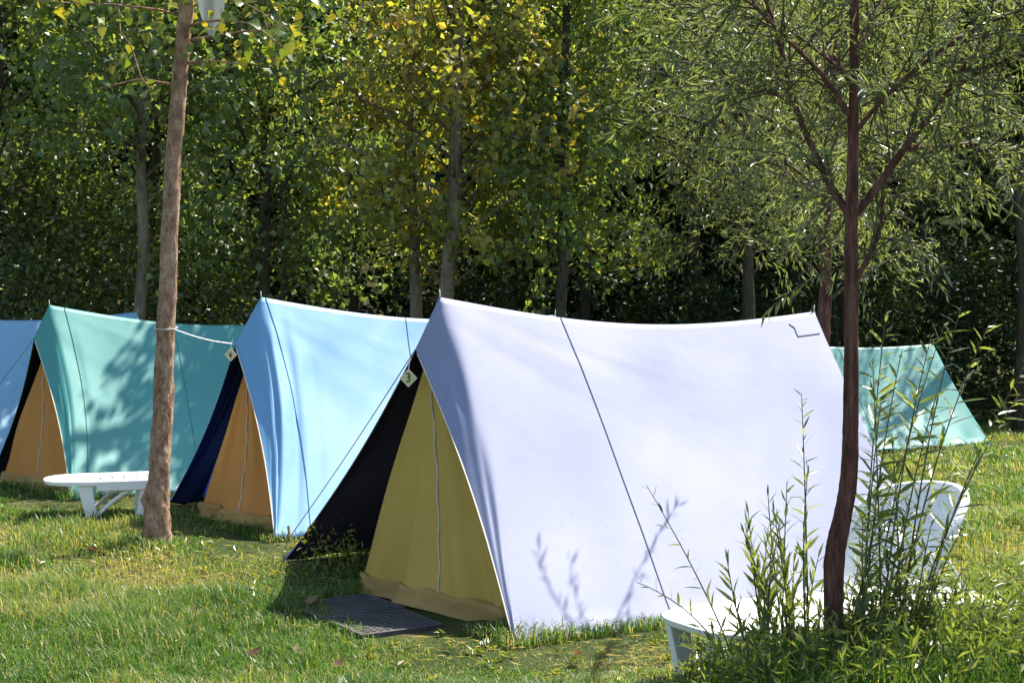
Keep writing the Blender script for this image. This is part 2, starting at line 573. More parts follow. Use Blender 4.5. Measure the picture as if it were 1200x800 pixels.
    # inner tent
    if inner is not None:
        IL, IR, IA, IB, zh = (np.array(inner[0], float), np.array(inner[1], float), np.array(inner[2], float), None, None)
        back = (R1[:2] + L1[:2]) / 2 - (R0[:2] + L0[:2]) / 2
        back = back / np.linalg.norm(back)
        ni, nj = 44, 40
        vs_, fs_ = [], []
        fdir = np.array([-back[0], -back[1], 0.25])
        fdir /= np.linalg.norm(fdir)
        for j in range(nj + 1):
            t = j / nj
            l, r = lerp(IA, IL, t), lerp(IA, IR, t)
            for i in range(ni + 1):
                u_ = i / ni
                p = lerp(l, r, u_)
                fold = 0.030 * math.sin(u_ * 22 + 4 * t + 3 * math.sin(u_ * 7)) * t ** 1.6 * (0.4 + 0.6 * math.sin(math.pi * u_))
                fold += 0.06 * (float(smooth_noise2(u_ * 9, t * 2.2, seed + 21)) - 0.5) * t
                fold += 0.05 * math.sin(math.pi * u_) * t * 0.6
                p = p + fdir * fold
                vs_.append(tuple(p - org))
        for j in range(nj):
            for i in range(ni):
                a0 = j * (ni + 1) + i
                fs_.append((a0, a0 + ni + 1, a0 + ni + 2, a0 + 1))
        fp = link_mesh('inner_front', py_mesh('inner_front', vs_, fs_, inner_mat, True), root)
        sm = fp.modifiers.new('cloth', 'SOLIDIFY')
        sm.thickness = 0.004
        vv = [np.array(v) for v in vs_]
        # zip down the middle of the door and the hem along the bottom
        zi = ni // 2 + 1
        zp = [vv[j * (ni + 1) + zi] + org + fdir * 0.006 for j in range(4, nj + 1)]
        mb = MB()
        mb.tube([z + np.array([0.004 * math.sin(k * 0.9), 0, 0]) - org for k, z in enumerate(zp)], 0.0045, 5)
        mb.build('zip', M['tape'], root)
        hv, hf = [], []
        for i in range(ni + 1):
            p = vv[nj * (ni + 1) + i]
            for k, (dz, dn) in enumerate(((0.085, 0.002), (0.065, 0.009), (0.045, 0.010), (0.02, 0.012), (0.0, 0.02), (-0.02, 0.05))):
                wv = float(smooth_noise2(i * .42, k * .55, seed + 31)) - .5
                q = p + fdir * (dn + .045 * wv * (k > 0)) + np.array([0, 0, dz + .03 * (float(smooth_noise2(i * .3, 3, seed + 33)) - .5) * (k < 3)])
                hv.append((q[0], q[1], max(q[2], 0.004)))
        for i in range(ni):
            for k in range(5):
                hf.append((i * 6 + k, i * 6 + k + 1, i * 6 + k + 7, i * 6 + k + 6))
        ho = link_mesh('hem', py_mesh('hem', hv, hf, M['hem'], True), root)
        ho.modifiers.new('cloth', 'SOLIDIFY').thickness = 0.004
        # roof of the inner tent running back under the flysheet
        le = np.linalg.norm(R1[:2] - R0[:2]) - 0.35
        b3 = np.array([back[0], back[1], 0]) * le
        apx = IA + b3 + np.array([0, 0, -0.06])
        rv = [IA, IL, IR, apx, lerp(IL, L1, 0) + b3, IR + b3]
        rf = [(0, 3, 4, 1), (0, 2, 5, 3), (3, 5, 4), (1, 4, 5, 2)]
        rr = [tuple(p - org + np.array([back[0], back[1], 0]) * 0.02) for p in rv]
        link_mesh('inner_body', py_mesh('inner_body', rr, rf, inner_mat), root)
    if curtain:
        # tied-back royal blue door cloth just inside the far wall
        vs_, fs_ = [], []
        n_ = 14
        for j in range(25):
            t = j / 24
            top = lerp(A, L0, 0.10 + 0.84 * t)
            for i in range(n_ + 1):
                u_ = i / n_
                q = lerp(top, lerp(P, R0, 0.10 + 0.84 * t), 0.03 + 0.30 * u_ * (0.35 + 0.65 * t)) + ridge_dir * (0.22 + 0.02 * math.sin(u_ * 15 + 2 * t))
                vs_.append(tuple(q - org))
        for j in range(24):
            for i in range(n_):
                a0 = j * (n_ + 1) + i
                fs_.append((a0, a0 + n_ + 1, a0 + n_ + 2, a0 + 1))
        c = link_mesh('door_curtain', py_mesh('door_curtain', vs_, fs_, M['curtain'], True), root)
        c.modifiers.new('cloth', 'SOLIDIFY').thickness = 0.004
    root['_org'] = list(org)
    return root, A, org

def guy(root, org, a, b, mat, r=0.004, sag=0.02, peg=True):
    a, b = np.array(a, float), np.array(b, float)
    pts = [lerp(a, b, k / 10) - org - np.array([0, 0, sag * math.sin(math.pi * k / 10)]) for k in range(11)]
    MB().tube(pts, r, 5).build('guy_rope', mat, root, True)
    if peg:
        d = unit(b - a)
        q = b - org
        MB().tube([q + np.array([0, 0, -0.06]), q + np.array([d[0] * .04, d[1] * .04, 0.07])], [0.009, 0.011], 6).build('peg', M['peg'], root)

# the white-lavender tent nearest the camera
tent1, A1, o1 = make_tent('large pale lavender ridge tent with mustard inner door, nearest the camera',
    (-.417, 8.17, 1.683), (-.55, 8.10, 1.385), (2.03, 9.55, 1.60), (-1.47, 9.17, -0.01), (0.02, 6.78, -0.02), (1.05, 10.6, 0.0), (2.53, 8.2, 0.0),
    M['lavender'], M['navy_lining'], M['yellow'], ((.29, .325),), 5,
    inner=((-.885, 8.2, 0.01), (.16, 6.99, 0.01), (-.47, 8.14, 1.40)), corner_patch=True, sag=0.12)
guy(tent1, o1, A1, (-1.56, 10.0, 0.02), M['dark_rope'], 0.0035)
# the sky blue one behind it
tent2, A2, o2 = make_tent('sky blue ridge tent with orange inner door, roped to the pale tree trunk',
    (-1.96, 11.09, 1.713), (-2.14, 10.98, 1.35), (.386, 12.62, 1.57), (-2.85, 11.8, 0.0), (-1.666, 9.99, 0.0), (-.50, 13.3, 0.0), (.70, 11.5, 0.0),
    M['blue'], M['blue_lining'], M['orange'], ((.015, .10), 0.46), 15,
    inner=((-2.43, 11.05, 0.03), (-1.57, 10.2, 0.02), (-2.08, 11.2, 1.20)), folds=0.022, sag=0.10, curtain=True)
# the teal one
tent3, A3, o3 = make_tent('teal green ridge tent dappled by tree shade behind the white sun lounger',
    (-4.20, 12.90, 1.66), (-4.31, 12.82, 1.36), (-1.90, 14.5, 1.53), (-5.00, 13.6, 0.0), (-3.71, 11.96, 0.0), (-2.65, 15.3, 0.0), (-1.45, 13.6, 0.0),
    M['teal'], M['teal_lining'], M['orange'], (0.05, 0.42), 25,
    inner=((-4.74, 13.15, 0.04), (-3.64, 12.12, 0.03), (-4.27, 12.98, 1.22)), folds=0.008, sag=0.12)
guy(tent3, o3, A3, (-5.6, 13.6, 0.02), M['dark_rope'], 0.0035)
# pale blue tent cut by the left edge of the frame
tent4, A4, o4 = make_tent('pale blue ridge tent at the left edge behind the teal tent',
    (-6.36, 14.0, 1.66), (-6.47, 13.9, 1.36), (-4.13, 15.7, 1.60), (-7.2, 14.8, 0.0), (-5.95, 13.0, 0.0), (-4.7, 16.5, 0.0), (-3.6, 14.7, 0.0),
    M['pale_blue'], M['navy_lining'], M['orange'], (0.3,), 35,
    inner=((-7.0, 14.5, 0.05), (-6.05, 13.1, 0.03), (-6.42, 14.1, 1.30)), sag=0.12)
# small teal tent far right
tent5, A5, o5 = make_tent('small pale turquoise ridge tent far back beside the dark wood',
    (3.05, 16.8, 1.25), (2.95, 16.75, 1.0), (5.33, 18.0, 1.19), (2.1, 17.7, 0.0), (3.2, 15.6, 0.0), (4.9, 19.3, 0.0), (5.80, 17.2, 0.0),
    M['teal'], M['teal_lining'], M['orange'], (0.4,), 45, sag=0.06,
    inner=((2.3, 17.45, 0.05), (3.1, 15.75, 0.03), (3.0, 16.95, 0.95)))

# number tags hanging from the hood tips
def make_tag(label, at, yaw, tilt, digit):
    t = thing('number_tag', label, 'tag', at, yaw, 'number tags on the tents')
    h = 0.052
    def dia(s, y0, y1):
        return MB().add([(0, y0, s), (s, y0, 0), (0, y0, -s), (-s, y0, 0), (0, y1, s), (s, y1, 0), (0, y1, -s), (-s, y1, 0)],
                        [(0, 3, 2, 1), (4, 5, 6, 7), (0, 1, 5, 4), (1, 2, 6, 5), (2, 3, 7, 6), (3, 0, 4, 7)])
    b = dia(h, 0, 0.006).build('rim', M['tag_edge'], t)
    p = dia(h * 0.78, -0.003, 0.004).build('plate', M['tag'], t)
    if digit:
        cu = bpy.data.curves.new('number', 'FONT')
        cu.body = digit
        cu.size = 0.075
        cu.align_x = 'CENTER'
        cu.align_y = 'CENTER'
        cu.extrude = 0.001
        tmp = bpy.data.objects.new('tmp', cu)
        COL.objects.link(tmp)
        bpy.context.view_layer.update()
        me = bpy.data.meshes.new_from_object(tmp.evaluated_get(bpy.context.evaluated_depsgraph_get()))
        bpy.data.objects.remove(tmp)
        bpy.data.curves.remove(cu)
        me.materials.clear()
        me.materials.append(M['tag_ink'])
        o = link_mesh('number', me, t)
        o.location = (0, -0.005, 0)
        o.rotation_euler = (R(90), 0, 0)
    else:
        MB().add([(-.004, -.005, .018), (.010, -.005, .020), (.006, -.005, .010), (-.006, -.005, .008)], [(0, 1, 2, 3)]).add(
            [(-.012, -.005, .003), (.012, -.005, .004), (.008, -.005, -.018), (-.006, -.005, -.022)], [(0, 1, 2, 3)]).build('mark', M['tag_ink'], t)
    MB().tube([(0, 0.003, h - 0.004), (0.004, 0.003, h + 0.03), (0.014, 0.004, h + 0.062)], 0.003, 5).build('cord', M['rope'], t)
    return t
make_tag('cream diamond tag marked 3 hanging in the mustard doorway', (-.585, 8.03, 1.225), R(-12), 0, '3')
make_tag('cream diamond tag with a brown mark hanging in the orange doorway', (-2.16, 10.92, 1.27), R(-14), 0, None)

# ------------------------------------------------------------------ sun loungers
def make_lounger(label, loc, rz, length, back, leg0=.30, sq=2.6):
    """x runs from the rounded foot (0) to the head, z=0 on the ground"""
    t = thing('sun_lounger', label, 'sun lounger', loc, rz, 'white plastic sun loungers')
    W, H, th = 0.62, 0.31, 0.035
    hw = W / 2
    def deck(x0, x1, y0, y1, z=H, tt=th):
        return MB().box(((x0 + x1) / 2, (y0 + y1) / 2, z - tt / 2), (x1 - x0, y1 - y0, tt))
    # rounded foot panel
    n = 20
    a = [(-0.0 + 0.30 - 0.30 * math.sin(math.pi * k / n) ** 0.8, -hw + W * k / n * 1.0) for k in range(n + 1)]
    a = [(0.30 * (1 - math.sqrt(max(0, 1 - abs(2 * k / n - 1) ** sq))), -hw + W * k / n) for k in range(n + 1)]
    top, bot = [], []
    V, F = [], []
    for (x, y) in a:
        V += [(x, y, H), (0.42, y, H), (x + 0.01, y, H - th * 0.9), (0.42, y, H - th)]
    for k in range(n):
        i = k * 4
        F += [(i, i + 1, i + 5, i + 4), (i + 2, i + 6, i + 7, i + 3), (i, i + 4, i + 6, i + 2), (i + 1, i + 3, i + 7, i + 5)]
    F += [(0, 2, 3, 1), (n * 4, n * 4 + 1, n * 4 + 3, n * 4 + 2)]
    MB().add(V, F).build('foot_panel', M['plastic'], t, bev=0.006)
    for s in (-1, 1):
        deck(0.422, length, s * (hw - 0.075) - 0.075, s * (hw - 0.075) + 0.075).build('side_rail', M['plastic'], t, bev=0.008)
        MB().box(((length + 0.42) / 2, s * (hw - 0.012), H - 0.05), (length - 0.36, 0.022, 0.05)).build('apron', M['plastic'], t, bev=0.006)
    x = 0.43
    k = 0
    while x < length - 0.08:
        deck(x, x + 0.075, -hw + 0.152, hw - 0.152, H - 0.002, 0.025).build('slat', M['plastic'], t)
        x += 0.091
        k += 1
    deck(x, length, -hw + 0.152, hw - 0.152, H - 0.002, 0.03).build('cross_bar', M['plastic'], t)
    for x0, d, bl in ((leg0, 1, .46 if length > 1.3 else .40), (length - (.30 if back else .12), -1, .40 if length > 1.3 else .14)):
        for s in (-1, 1):
            y = s * (hw - 0.05)
            MB().add([(x0 - .05 * d, y - .022, H - th), (x0 + .06 * d, y - .022, H - th), (x0 + .10 * d, y - .022, 0), (x0 + .02 * d, y - .022, 0),
                      (x0 - .05 * d, y + .022, H - th), (x0 + .06 * d, y + .022, H - th), (x0 + .10 * d, y + .022, 0), (x0 + .02 * d, y + .022, 0)],
                     [(0, 1, 2, 3), (7, 6, 5, 4), (0, 4, 5, 1), (1, 5, 6, 2), (2, 6, 7, 3), (3, 7, 4, 0)]).build('leg', M['plastic'], t, bev=0.006)
            pts = []
            for q in range(13):
                u_ = q / 12
                pts.append((x0 + d * (0.09 + bl * u_), y, 0.035 + (H - th - 0.04) * math.sin(u_ * math.pi / 2) ** 0.9))
            if not back and d < 0:
                continue
            MB().tube(pts, 0.017, 8).build('brace', M['plastic'], t, True)
        MB().box((x0 + .085 * d, 0, 0.05), (0.03, W - 0.16, 0.025)).build('stretcher', M['plastic'], t, bev=0.004)
    if back:
        # raised, dished backrest with a rounded head: a thick rim, an inner panel and cross slots
        ang = R(back)
        hinge = Vector((length - 0.42, 0, H + 0.01))
        Lb = 0.59
        ax = Vector((math.cos(ang), 0, math.sin(ang)))
        nm = Vector((-math.sin(ang), 0, math.cos(ang)))
        def P3(u_, y, w):
            return hinge + ax * u_ + Vector((0, y, 0)) + nm * (w + 0.13 * (y / hw) ** 2)
        def half(u_):
            if u_ < Lb - 0.31:
                return hw
            q = min(1, (u_ - (Lb - 0.31)) / 0.31)
            return hw * math.sqrt(max(0.0, 1 - q ** 2.3))
        us = [Lb * q / .72 for q in (0, .06, .12, .18, .24, .30, .36, .41, .46, .51, .55, .59, .62, .65, .675, .695, .71, .718, .72)]
        rim_l = [(u_, half(u_)) for u_ in us]
        loop = [(u_, -h_) for u_, h_ in rim_l] + [(u_, h_) for u_, h_ in rim_l[::-1][1:]]
        pts = [tuple(P3(u_, y * 0.965, 0.012)) for u_, y in loop]
        MB().tube(pts, 0.020, 8).build('rim', M['plastic'], t, True)
        # panel bands between narrow slots
        edges = [0.02, 0.575]
        for b in range(0, len(edges), 2):
            u0, u1 = edges[b], edges[b + 1]
            V, F = [], []
            nu, ny = 22, 16
            for i in range(nu + 1):
                u_ = u0 + (u1 - u0) * i / nu
                h_ = half(u_) * 0.95
                for j in range(ny + 1):
                    V.append(P3(u_, -h_ + 2 * h_ * j / ny, .012 * math.exp(-((u_ - .21) / .02) ** 2) + .012 * math.exp(-((u_ - .33) / .02) ** 2)))
            for i in range(nu):
                for j in range(ny):
                    q = i * (ny + 1) + j
                    F.append((q, q + ny + 1, q + ny + 2, q + 1))
            o = MB().add(V, F).build('back_panel', M['plastic'], t, True)
            o.modifiers.new('shell', 'SOLIDIFY').thickness = 0.014
        for s in (-1, 1):
            MB().tube([tuple(P3(.22, s * hw * .8, -0.01)), (length - 0.16, s * hw * .8, H - 0.01)], 0.012, 6).build('prop', M['plastic'], t, True)
    return t
make_lounger('flat white plastic sun lounger in front of the teal tent by the pale trunk', (-3.62, 10.98, 0), math.atan2(.30, .95), .90, 0)
make_lounger('white plastic sun lounger with raised rounded backrest beside the lavender tent', (.715, 5.86, 0), math.atan2(.50, .87), 1.56, 52, .14, 4.2)

# ------------------------------------------------------------------ door mats
def make_grate(label, c, rz, w, l):
    t = thing('grid_mat', label, 'mat', (c[0], c[1], -0.004), rz, 'dark plastic grid mats')
    fr = MB()
    for s in (-1, 1):
        fr.box((s * (w / 2 - .012), 0, 0.012), (0.024, l, 0.026))
        fr.box((0, s * (l / 2 - .012), 0.0125), (w - 0.05, 0.024, 0.025))
    fr.build('frame', M['mat'], t)
    g = MB()
    nx, ny = int(w / 0.036), int(l / 0.036)
    for i in range(1, nx):
        g.box((-w / 2 + w * i / nx, 0, 0.011), (0.017, l - 0.05, 0.020))
    for j in range(1, ny):
        g.box((0, -l / 2 + l * j / ny, 0.0095), (w - 0.05, 0.017, 0.020))
    g.build('grid', M['mat'], t, kind='stuff')
    MB().box((0, 0, -0.003), (w - 0.02, l - 0.02, 0.006)).build('base', M['mat'], t)
    return t
wdir = math.atan2(-.85, .53)
make_grate('dark plastic grid mat at the mustard doorway, the one nearer the camera', (-0.655, 7.26), wdir, 0.44, 0.46)
make_grate('dark plastic grid mat at the mustard doorway, the one beside the brown fallen leaf', (-0.90, 7.655), wdir + 0.04, 0.44, 0.50)

# ------------------------------------------------------------------ trees
def trunk_mesh(pts, rad, sides, rough, seed, mat, ridges=0.0, knobs=()):
    """Catmull-ish resampled trunk with bark relief; knobs = (height fraction, angle, size)"""
    P = np.array(pts, float)
    n = len(P)
    m = max(40, int(np.sum(np.linalg.norm(np.diff(P, axis=0), axis=1)) / 0.03)) if sides > 10 else max(20, n * 5)
    m = min(m, 170 if sides < 34 else 420)
    tt = np.linspace(0, n - 1, m)
    k = np.clip(np.floor(tt).astype(int), 0, n - 2)
    f = (tt - k)[:, None]
    tang = np.gradient(P, axis=0)
    h00, h10, h01, h11 = 2 * f**3 - 3 * f**2 + 1, f**3 - 2 * f**2 + f, -2 * f**3 + 3 * f**2, f**3 - f**2
    Q = h00 * P[k] + h10 * tang[k] + h01 * P[k + 1] + h11 * tang[k + 1]
    rr = np.interp(tt, np.arange(n), np.array(rad, float))
    V, F = tube(Q, rr, sides, rough, np.random.default_rng(seed), ridges)
    V = np.array(V)
    for (hf, ang, size) in knobs:
        c = Q[int(hf * (m - 1))] + np.array([math.cos(ang), math.sin(ang), 0]) * rr[int(hf * (m - 1))]
        d = np.linalg.norm(V - c, axis=1)
        w = np.exp(-(d / (size * 1.1)) ** 2)
        V = V + w[:, None] * np.array([math.cos(ang), math.sin(ang), 0]) * size * 0.75
    return V, F, Q, rr

def make_tree(label, cat, x, y, height, r0, lean, z0, z1, rad, nb, leaf, mat, barkm, seed, up=0.6, droop=0.25, ntw=5, nlf=24,
              spread=0.10, group='trees behind the tents', limbs=6, name=None, tw_len=(.35, .8), wil=False, tint=(0.5, 0.28), trunk_pts=None,
              skip=None):
    rng = np.random.default_rng(seed)
    zb = gz(x, y)
    t = thing(name or 'tree', label, cat, (x, y, zb), 0, group)
    if trunk_pts is None:
        k = np.linspace(0, 1, 8)
        pts = np.stack([lean[0] * k ** 1.3 + rng.normal(0, .03, 8) * (k > 0), lean[1] * k + rng.normal(0, .03, 8) * (k > 0), height * k - 0.1 * (k == 0)], 1)
    else:
        pts = np.array(trunk_pts, float)
    kk = np.linspace(0, 1, len(pts))
    rr = r0 * (1 - 0.85 * kk ** 1.1)
    rr[0] *= 1.35
    V, F, Q, rq = trunk_mesh(pts, rr, 10, 0.05, seed, barkm)
    link_mesh('trunk', py_mesh('trunk', V, F, barkm, True), t)
    P_, A_, N_, L_, W_, T_ = [], [], [], [], [], []
    tw = MB()
    limb_list = []
    for b in range(nb):
        u_ = (b + rng.random() * 0.8) / nb
        z = z0 + (z1 - z0) * u_
        zi = min(len(Q) - 1, int(np.searchsorted(Q[:, 2], z)))
        o = Q[zi].copy()
        az = b * 2.39996 + rng.normal(0, .35)
        ln = rad(u_) * rng.uniform(.7, 1.12)
        e = up + rng.normal(0, .12)
        d = np.array([math.cos(az) * math.cos(e), math.sin(az) * math.cos(e), math.sin(e)])
        path = [o]
        ns = 6
        for s in range(ns):
            d = d + np.array([0, 0, -droop / ns]) + rng.normal(0, .07, 3)
            d /= np.linalg.norm(d)
            path.append(path[-1] + d * ln / ns)
        path = np.array(path)
        rb = max(0.006, min(rq[zi] * 0.45, 0.012 * ln + 0.004))
        limb_list.append((ln, path, np.linspace(rb, rb * .3, len(path))))
        nt2 = max(2, int(ntw * (0.5 + ln / max(rad(.4), .1) * .5)))
        for q in range(nt2):
            f = rng.uniform(.22, 1.0)
            i = min(ns - 1, int(f * ns))
            p = lerp(path[i], path[i + 1], f * ns - i)
            bd = unit(path[i + 1] - path[i])
            td = unit(bd * .7 + rng.normal(0, .6, 3) + np.array([0, 0, .15 - droop * .4]))
            tl = rng.uniform(*tw_len) * (1.15 - 0.4 * f)
            tp = [p]
            for s in range(3):
                td = unit(td + rng.normal(0, .12, 3) + np.array([0, 0, -droop * .22]))
                tp.append(tp[-1] + td * tl / 3)
            tp = np.array(tp)
            tw.tube(tp, [.006, .0045, .003, .002], 3)
            n = max(3, int(nlf * rng.uniform(.6, 1.4) * tl / np.mean(tw_len)))
            g = rng.random(n)
            gi = np.minimum(2, (g * 3).astype(int))
            lp = tp[gi] + (tp[gi + 1] - tp[gi]) * (g * 3 - gi)[:, None] + rng.normal(0, spread, (n, 3))
            if wil:
                la = unit(td + rng.normal(0, .55, (n, 3)) + np.array([0, 0, -.25]))
                ln_ = unit(rng.normal(0, 1, (n, 3)) + np.array([0, 0, .5]))
            else:
                la = unit(rng.normal(0, .8, (n, 3)) + td * .5 + np.array([0, 0, -.45]))
                ln_ = unit(rng.normal(0, .8, (n, 3)) + np.array([0, 0, .55]))
            P_.append(lp); A_.append(la); N_.append(ln_)
            s_ = rng.uniform(.65, 1.25, n)
            L_.append(leaf[0] * s_); W_.append(leaf[1] * s_)
            T_.append(np.clip(tint[0] + rng.normal(0, .12) + rng.normal(0, tint[1] * .7, n), 0, 1))
    limb_list.sort(key=lambda q: -q[0])
    for k, (ln, path, rb) in enumerate(limb_list):
        if k < limbs:
            MB().tube(path, rb, 6).build('branch', barkm, t, True)
        else:
            tw.tube(path, rb, 4)
    tw.build('twigs', M['twig'], t, kind='stuff')
    P_, A_, N_, L_, W_, T_ = map(np.concatenate, (P_, A_, N_, L_, W_, T_))
    if skip is not None:
        keep = ~skip(P_ + np.array([x, y, zb]))
        P_, A_, N_, L_, W_, T_ = (q[keep] for q in (P_, A_, N_, L_, W_, T_))
    leaf_cloud('crown', P_, A_, N_, L_, W_, T_, mat, t)
    return t

def prof(r, top=0.25, peak=0.35):
    return lambda u: r * (np.interp(u, [0, peak, 1], [0.75, 1.0, top]))

POPL = (0.098, 0.082)
# row of trees standing just behind the tents
make_tree('tall straight poplar with yellowing leaves rising behind the lavender tent peak', 'tree', -0.72, 15.4, 9.0, 0.105, (.30, .1), 1.7, 4.9, prof(1.55,.6), 38, POPL,
          M['lf_yel'], M['bark_grey'], 101, up=.75, ntw=5, nlf=29, spread=.10, limbs=8, name='poplar_tree', tint=(.47, .3))
make_tree('thinner yellow-green poplar left of the tallest yellowing one', 'tree', -1.17, 16.2, 8.6, 0.085, (.12, .1), 1.6, 5.6, prof(1.5,.6), 34, POPL,
          M['lf_yel'], M['bark_grey'], 102, up=.75, ntw=5, nlf=28, spread=.10, limbs=8, name='poplar_tree', tint=(.28, .3))
make_tree('dense green poplar with a dark trunk between the yellow poplars and the willows', 'tree', .56, 16.0, 8.6, 0.08, (.05, .1), 1.9, 5.7, prof(1.25,.5), 50, (.095, .082),
          M['lf_pop'], M['bark_dark'], 103, up=.65, ntw=6, nlf=37, spread=.11, limbs=6, name='poplar_tree', tint=(.55, .3))
make_tree('broad dark green poplar behind the sky blue tent', 'tree', -2.95, 16.8, 8.2, 0.09, (.1, .2), 1.6, 6.5, prof(1.9,.55), 54, (.095, .082),
          M['lf_pop'], M['bark_dark'], 104, up=.6, ntw=6, nlf=40, spread=.12, limbs=6, name='poplar_tree', tint=(.42, .3))
make_tree('slim leaning poplar with a bare grey trunk behind the teal tent', 'tree', -4.33, 16.1, 8.0, 0.085, (.42, .1), 3.0, 6.3, prof(1.8,.5), 38, (.098, .085),
          M['lf_pop'], M['bark_grey'], 105, up=.6, ntw=6, nlf=37, spread=.12, limbs=6, name='poplar_tree', tint=(.55, .3))
make_tree('leafy poplar at the top left corner of the view', 'tree', -6.3, 17.2, 8.2, 0.09, (.1, .1), 2.4, 6.6, prof(1.9,.5), 46, (.098, .085),
          M['lf_pop'], M['bark_dark'], 106, up=.55, ntw=6, nlf=40, spread=.12, limbs=4, name='poplar_tree', tint=(.5, .3))
make_tree('shaded poplar filling the gap behind the leaning bare grey trunk', 'tree', -4.9, 19.2, 9.5, 0.09, (.1, .1), 1.6, 7.4, prof(2.0), 50, (.09, .08),
          M['lf_pop'], M['bark_dark'], 107, up=.55, ntw=6, nlf=40, spread=.13, limbs=3, name='poplar_tree', tint=(.35, .3))
make_tree('dark green poplar deep between the blue tent and the yellow poplars', 'tree', -2.2, 19.5, 9.5, 0.09, (.1, .1), 1.6, 7.4, prof(1.8), 50, (.09, .08),
          M['lf_pop'], M['bark_dark'], 108, up=.55, ntw=6, nlf=37, spread=.13, limbs=3, name='poplar_tree', tint=(.3, .3))
make_tree('green poplar deep in the wood right behind the dense green one', 'tree', 1.0, 20.2, 9.5, 0.09, (.1, .1), 1.6, 7.4, prof(1.9), 52, (.09, .08),
          M['lf_pop'], M['bark_dark'], 109, up=.55, ntw=6, nlf=37, spread=.13, limbs=3, name='poplar_tree', tint=(.3, .3))
WL = (0.095, 0.020)
make_tree('pale grey-green willow spreading over the right half of the wood edge', 'tree', 2.75, 16.4, 7.8, 0.085, (-.35, .1), 1.9, 6.2, prof(2.1, .6), 58, WL,
          M['lf_wil'], M['bark_dark'], 110, up=.7, droop=.7, ntw=8, nlf=52, spread=.09, limbs=8, name='willow_tree', wil=True, tint=(.62, .3))
make_tree('multi-branched willow with a mossy trunk right behind the lavender tent end', 'tree', 2.92, 13.4, 6.6, 0.075, (.25, .2), 1.6, 6.3, prof(1.7, .4), 44, WL,
          M['lf_wil'], M['bark_willow'], 111, up=.85, droop=.7, ntw=7, nlf=46, spread=.08, limbs=8, name='willow_tree', wil=True, tint=(.5, .3))
make_tree('willow with low drooping twigs between the turquoise tent and the right edge', 'tree', 5.9, 22.8, 8.4, 0.085, (.2, .1), 1.2, 7.4, prof(2.3, .5), 58, WL,
          M['lf_wil'], M['bark_dark'], 112, up=.65, droop=.8, ntw=8, nlf=52, spread=.09, limbs=6, name='willow_tree', wil=True, tint=(.5, .3))
make_tree('dark trunked willow cut by the right edge of the frame', 'tree', 6.82, 19.0, 7.4, 0.11, (.1, .1), 4.6, 6.6, prof(1.1, .4), 20, WL,
          M['lf_wil'], M['bark_dark'], 113, up=.65, droop=.7, ntw=8, nlf=36, spread=.09, limbs=6, name='willow_tree', wil=True, tint=(.4, .3))
make_tree('willow standing deep in the wood above the turquoise tent', 'tree', 4.1, 20.6, 9.2, 0.1, (.1, .1), 2.8, 7.6, prof(2.3, .5), 58, (.13, .03),
          M['lf_wil'], M['bark_dark'], 114, up=.65, droop=.6, ntw=8, nlf=36, spread=.10, limbs=4, name='willow_tree', wil=True, tint=(.35, .3))

# shrubs at the left foot of the wood
def make_shrub(label, x, y, h, r, n, mat, seed, leaf, tint, group='shrubs at the foot of the wood'):
    rng = np.random.default_rng(seed)
    t = thing('shrub', label, 'shrub', (x, y, gz(x, y)), 0, group)
    P_, A_ = [], []
    st = MB()
    nst = 9
    for k in range(nst):
        az = k * 2.4 + rng.normal(0, .3)
        d = np.array([math.cos(az) * .45, math.sin(az) * .45, 1])
        path = [np.array([rng.normal(0, .08), rng.normal(0, .08), -.05])]
        for s in range(6):
            d = unit(d + rng.normal(0, .15, 3) + np.array([math.cos(az), math.sin(az), 0]) * .06)
            path.append(path[-1] + d * h / 6 * rng.uniform(.85, 1.05))
        path = np.array(path)
        st.tube(path, np.linspace(.018, .005, 7), 5)
    st.build('stem', M['twig'], t)
    nc = n // 26
    for k in range(nc):
        u_ = rng.random() ** .8
        az = rng.random() * 6.283
        q = math.sqrt(rng.random())
        rr = r * math.sqrt(max(.05, 1 - (u_ * 1.6 - .65) ** 2 * .85)) * (.35 + .65 * q)
        c = np.array([math.cos(az) * rr, math.sin(az) * rr, .1 + u_ * h])
        m = rng.integers(16, 36)
        P_.append(c + rng.normal(0, .13, (m, 3)))
        A_.append(unit(np.array([math.cos(az), math.sin(az), .2]) + rng.normal(0, .8, (m, 3))))
    P_, A_ = np.concatenate(P_), np.concatenate(A_)
    m = len(P_)
    N_ = unit(rng.normal(0, .7, (m, 3)) + np.array([0, -.1, .6]))
    s_ = rng.uniform(.7, 1.3, m)
    leaf_cloud('foliage', P_, A_, N_, leaf[0] * s_, leaf[1] * s_, np.clip(rng.normal(tint, .25, m), 0, 1), mat, t)
make_shrub('tall pale-leaved shrub at the far left behind the pale blue tent', -6.5, 18.0, 3.5, 1.25, 9000, M['lf_shr'], 201, (.085, .055), .6)
make_shrub('bushy shrub with glinting leaves behind the ridge of the teal tent', -5.2, 17.6, 3.0, 1.15, 9000, M['lf_shr'], 202, (.085, .055), .55)
make_shrub('low rounded shrub between the pale trunk and the blue tent peak', -3.75, 17.3, 1.9, .85, 5500, M['lf_shr'], 203, (.08, .05), .6)
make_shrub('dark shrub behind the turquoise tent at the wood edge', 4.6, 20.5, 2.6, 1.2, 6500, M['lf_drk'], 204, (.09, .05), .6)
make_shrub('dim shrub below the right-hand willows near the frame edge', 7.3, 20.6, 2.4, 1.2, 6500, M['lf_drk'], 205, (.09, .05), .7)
make_shrub('dark leafless-looking shrub deep behind the lavender tent ridge', 2.3, 20.0, 1.9, 1.1, 5000, M['lf_drk'], 206, (.09, .05), .4)
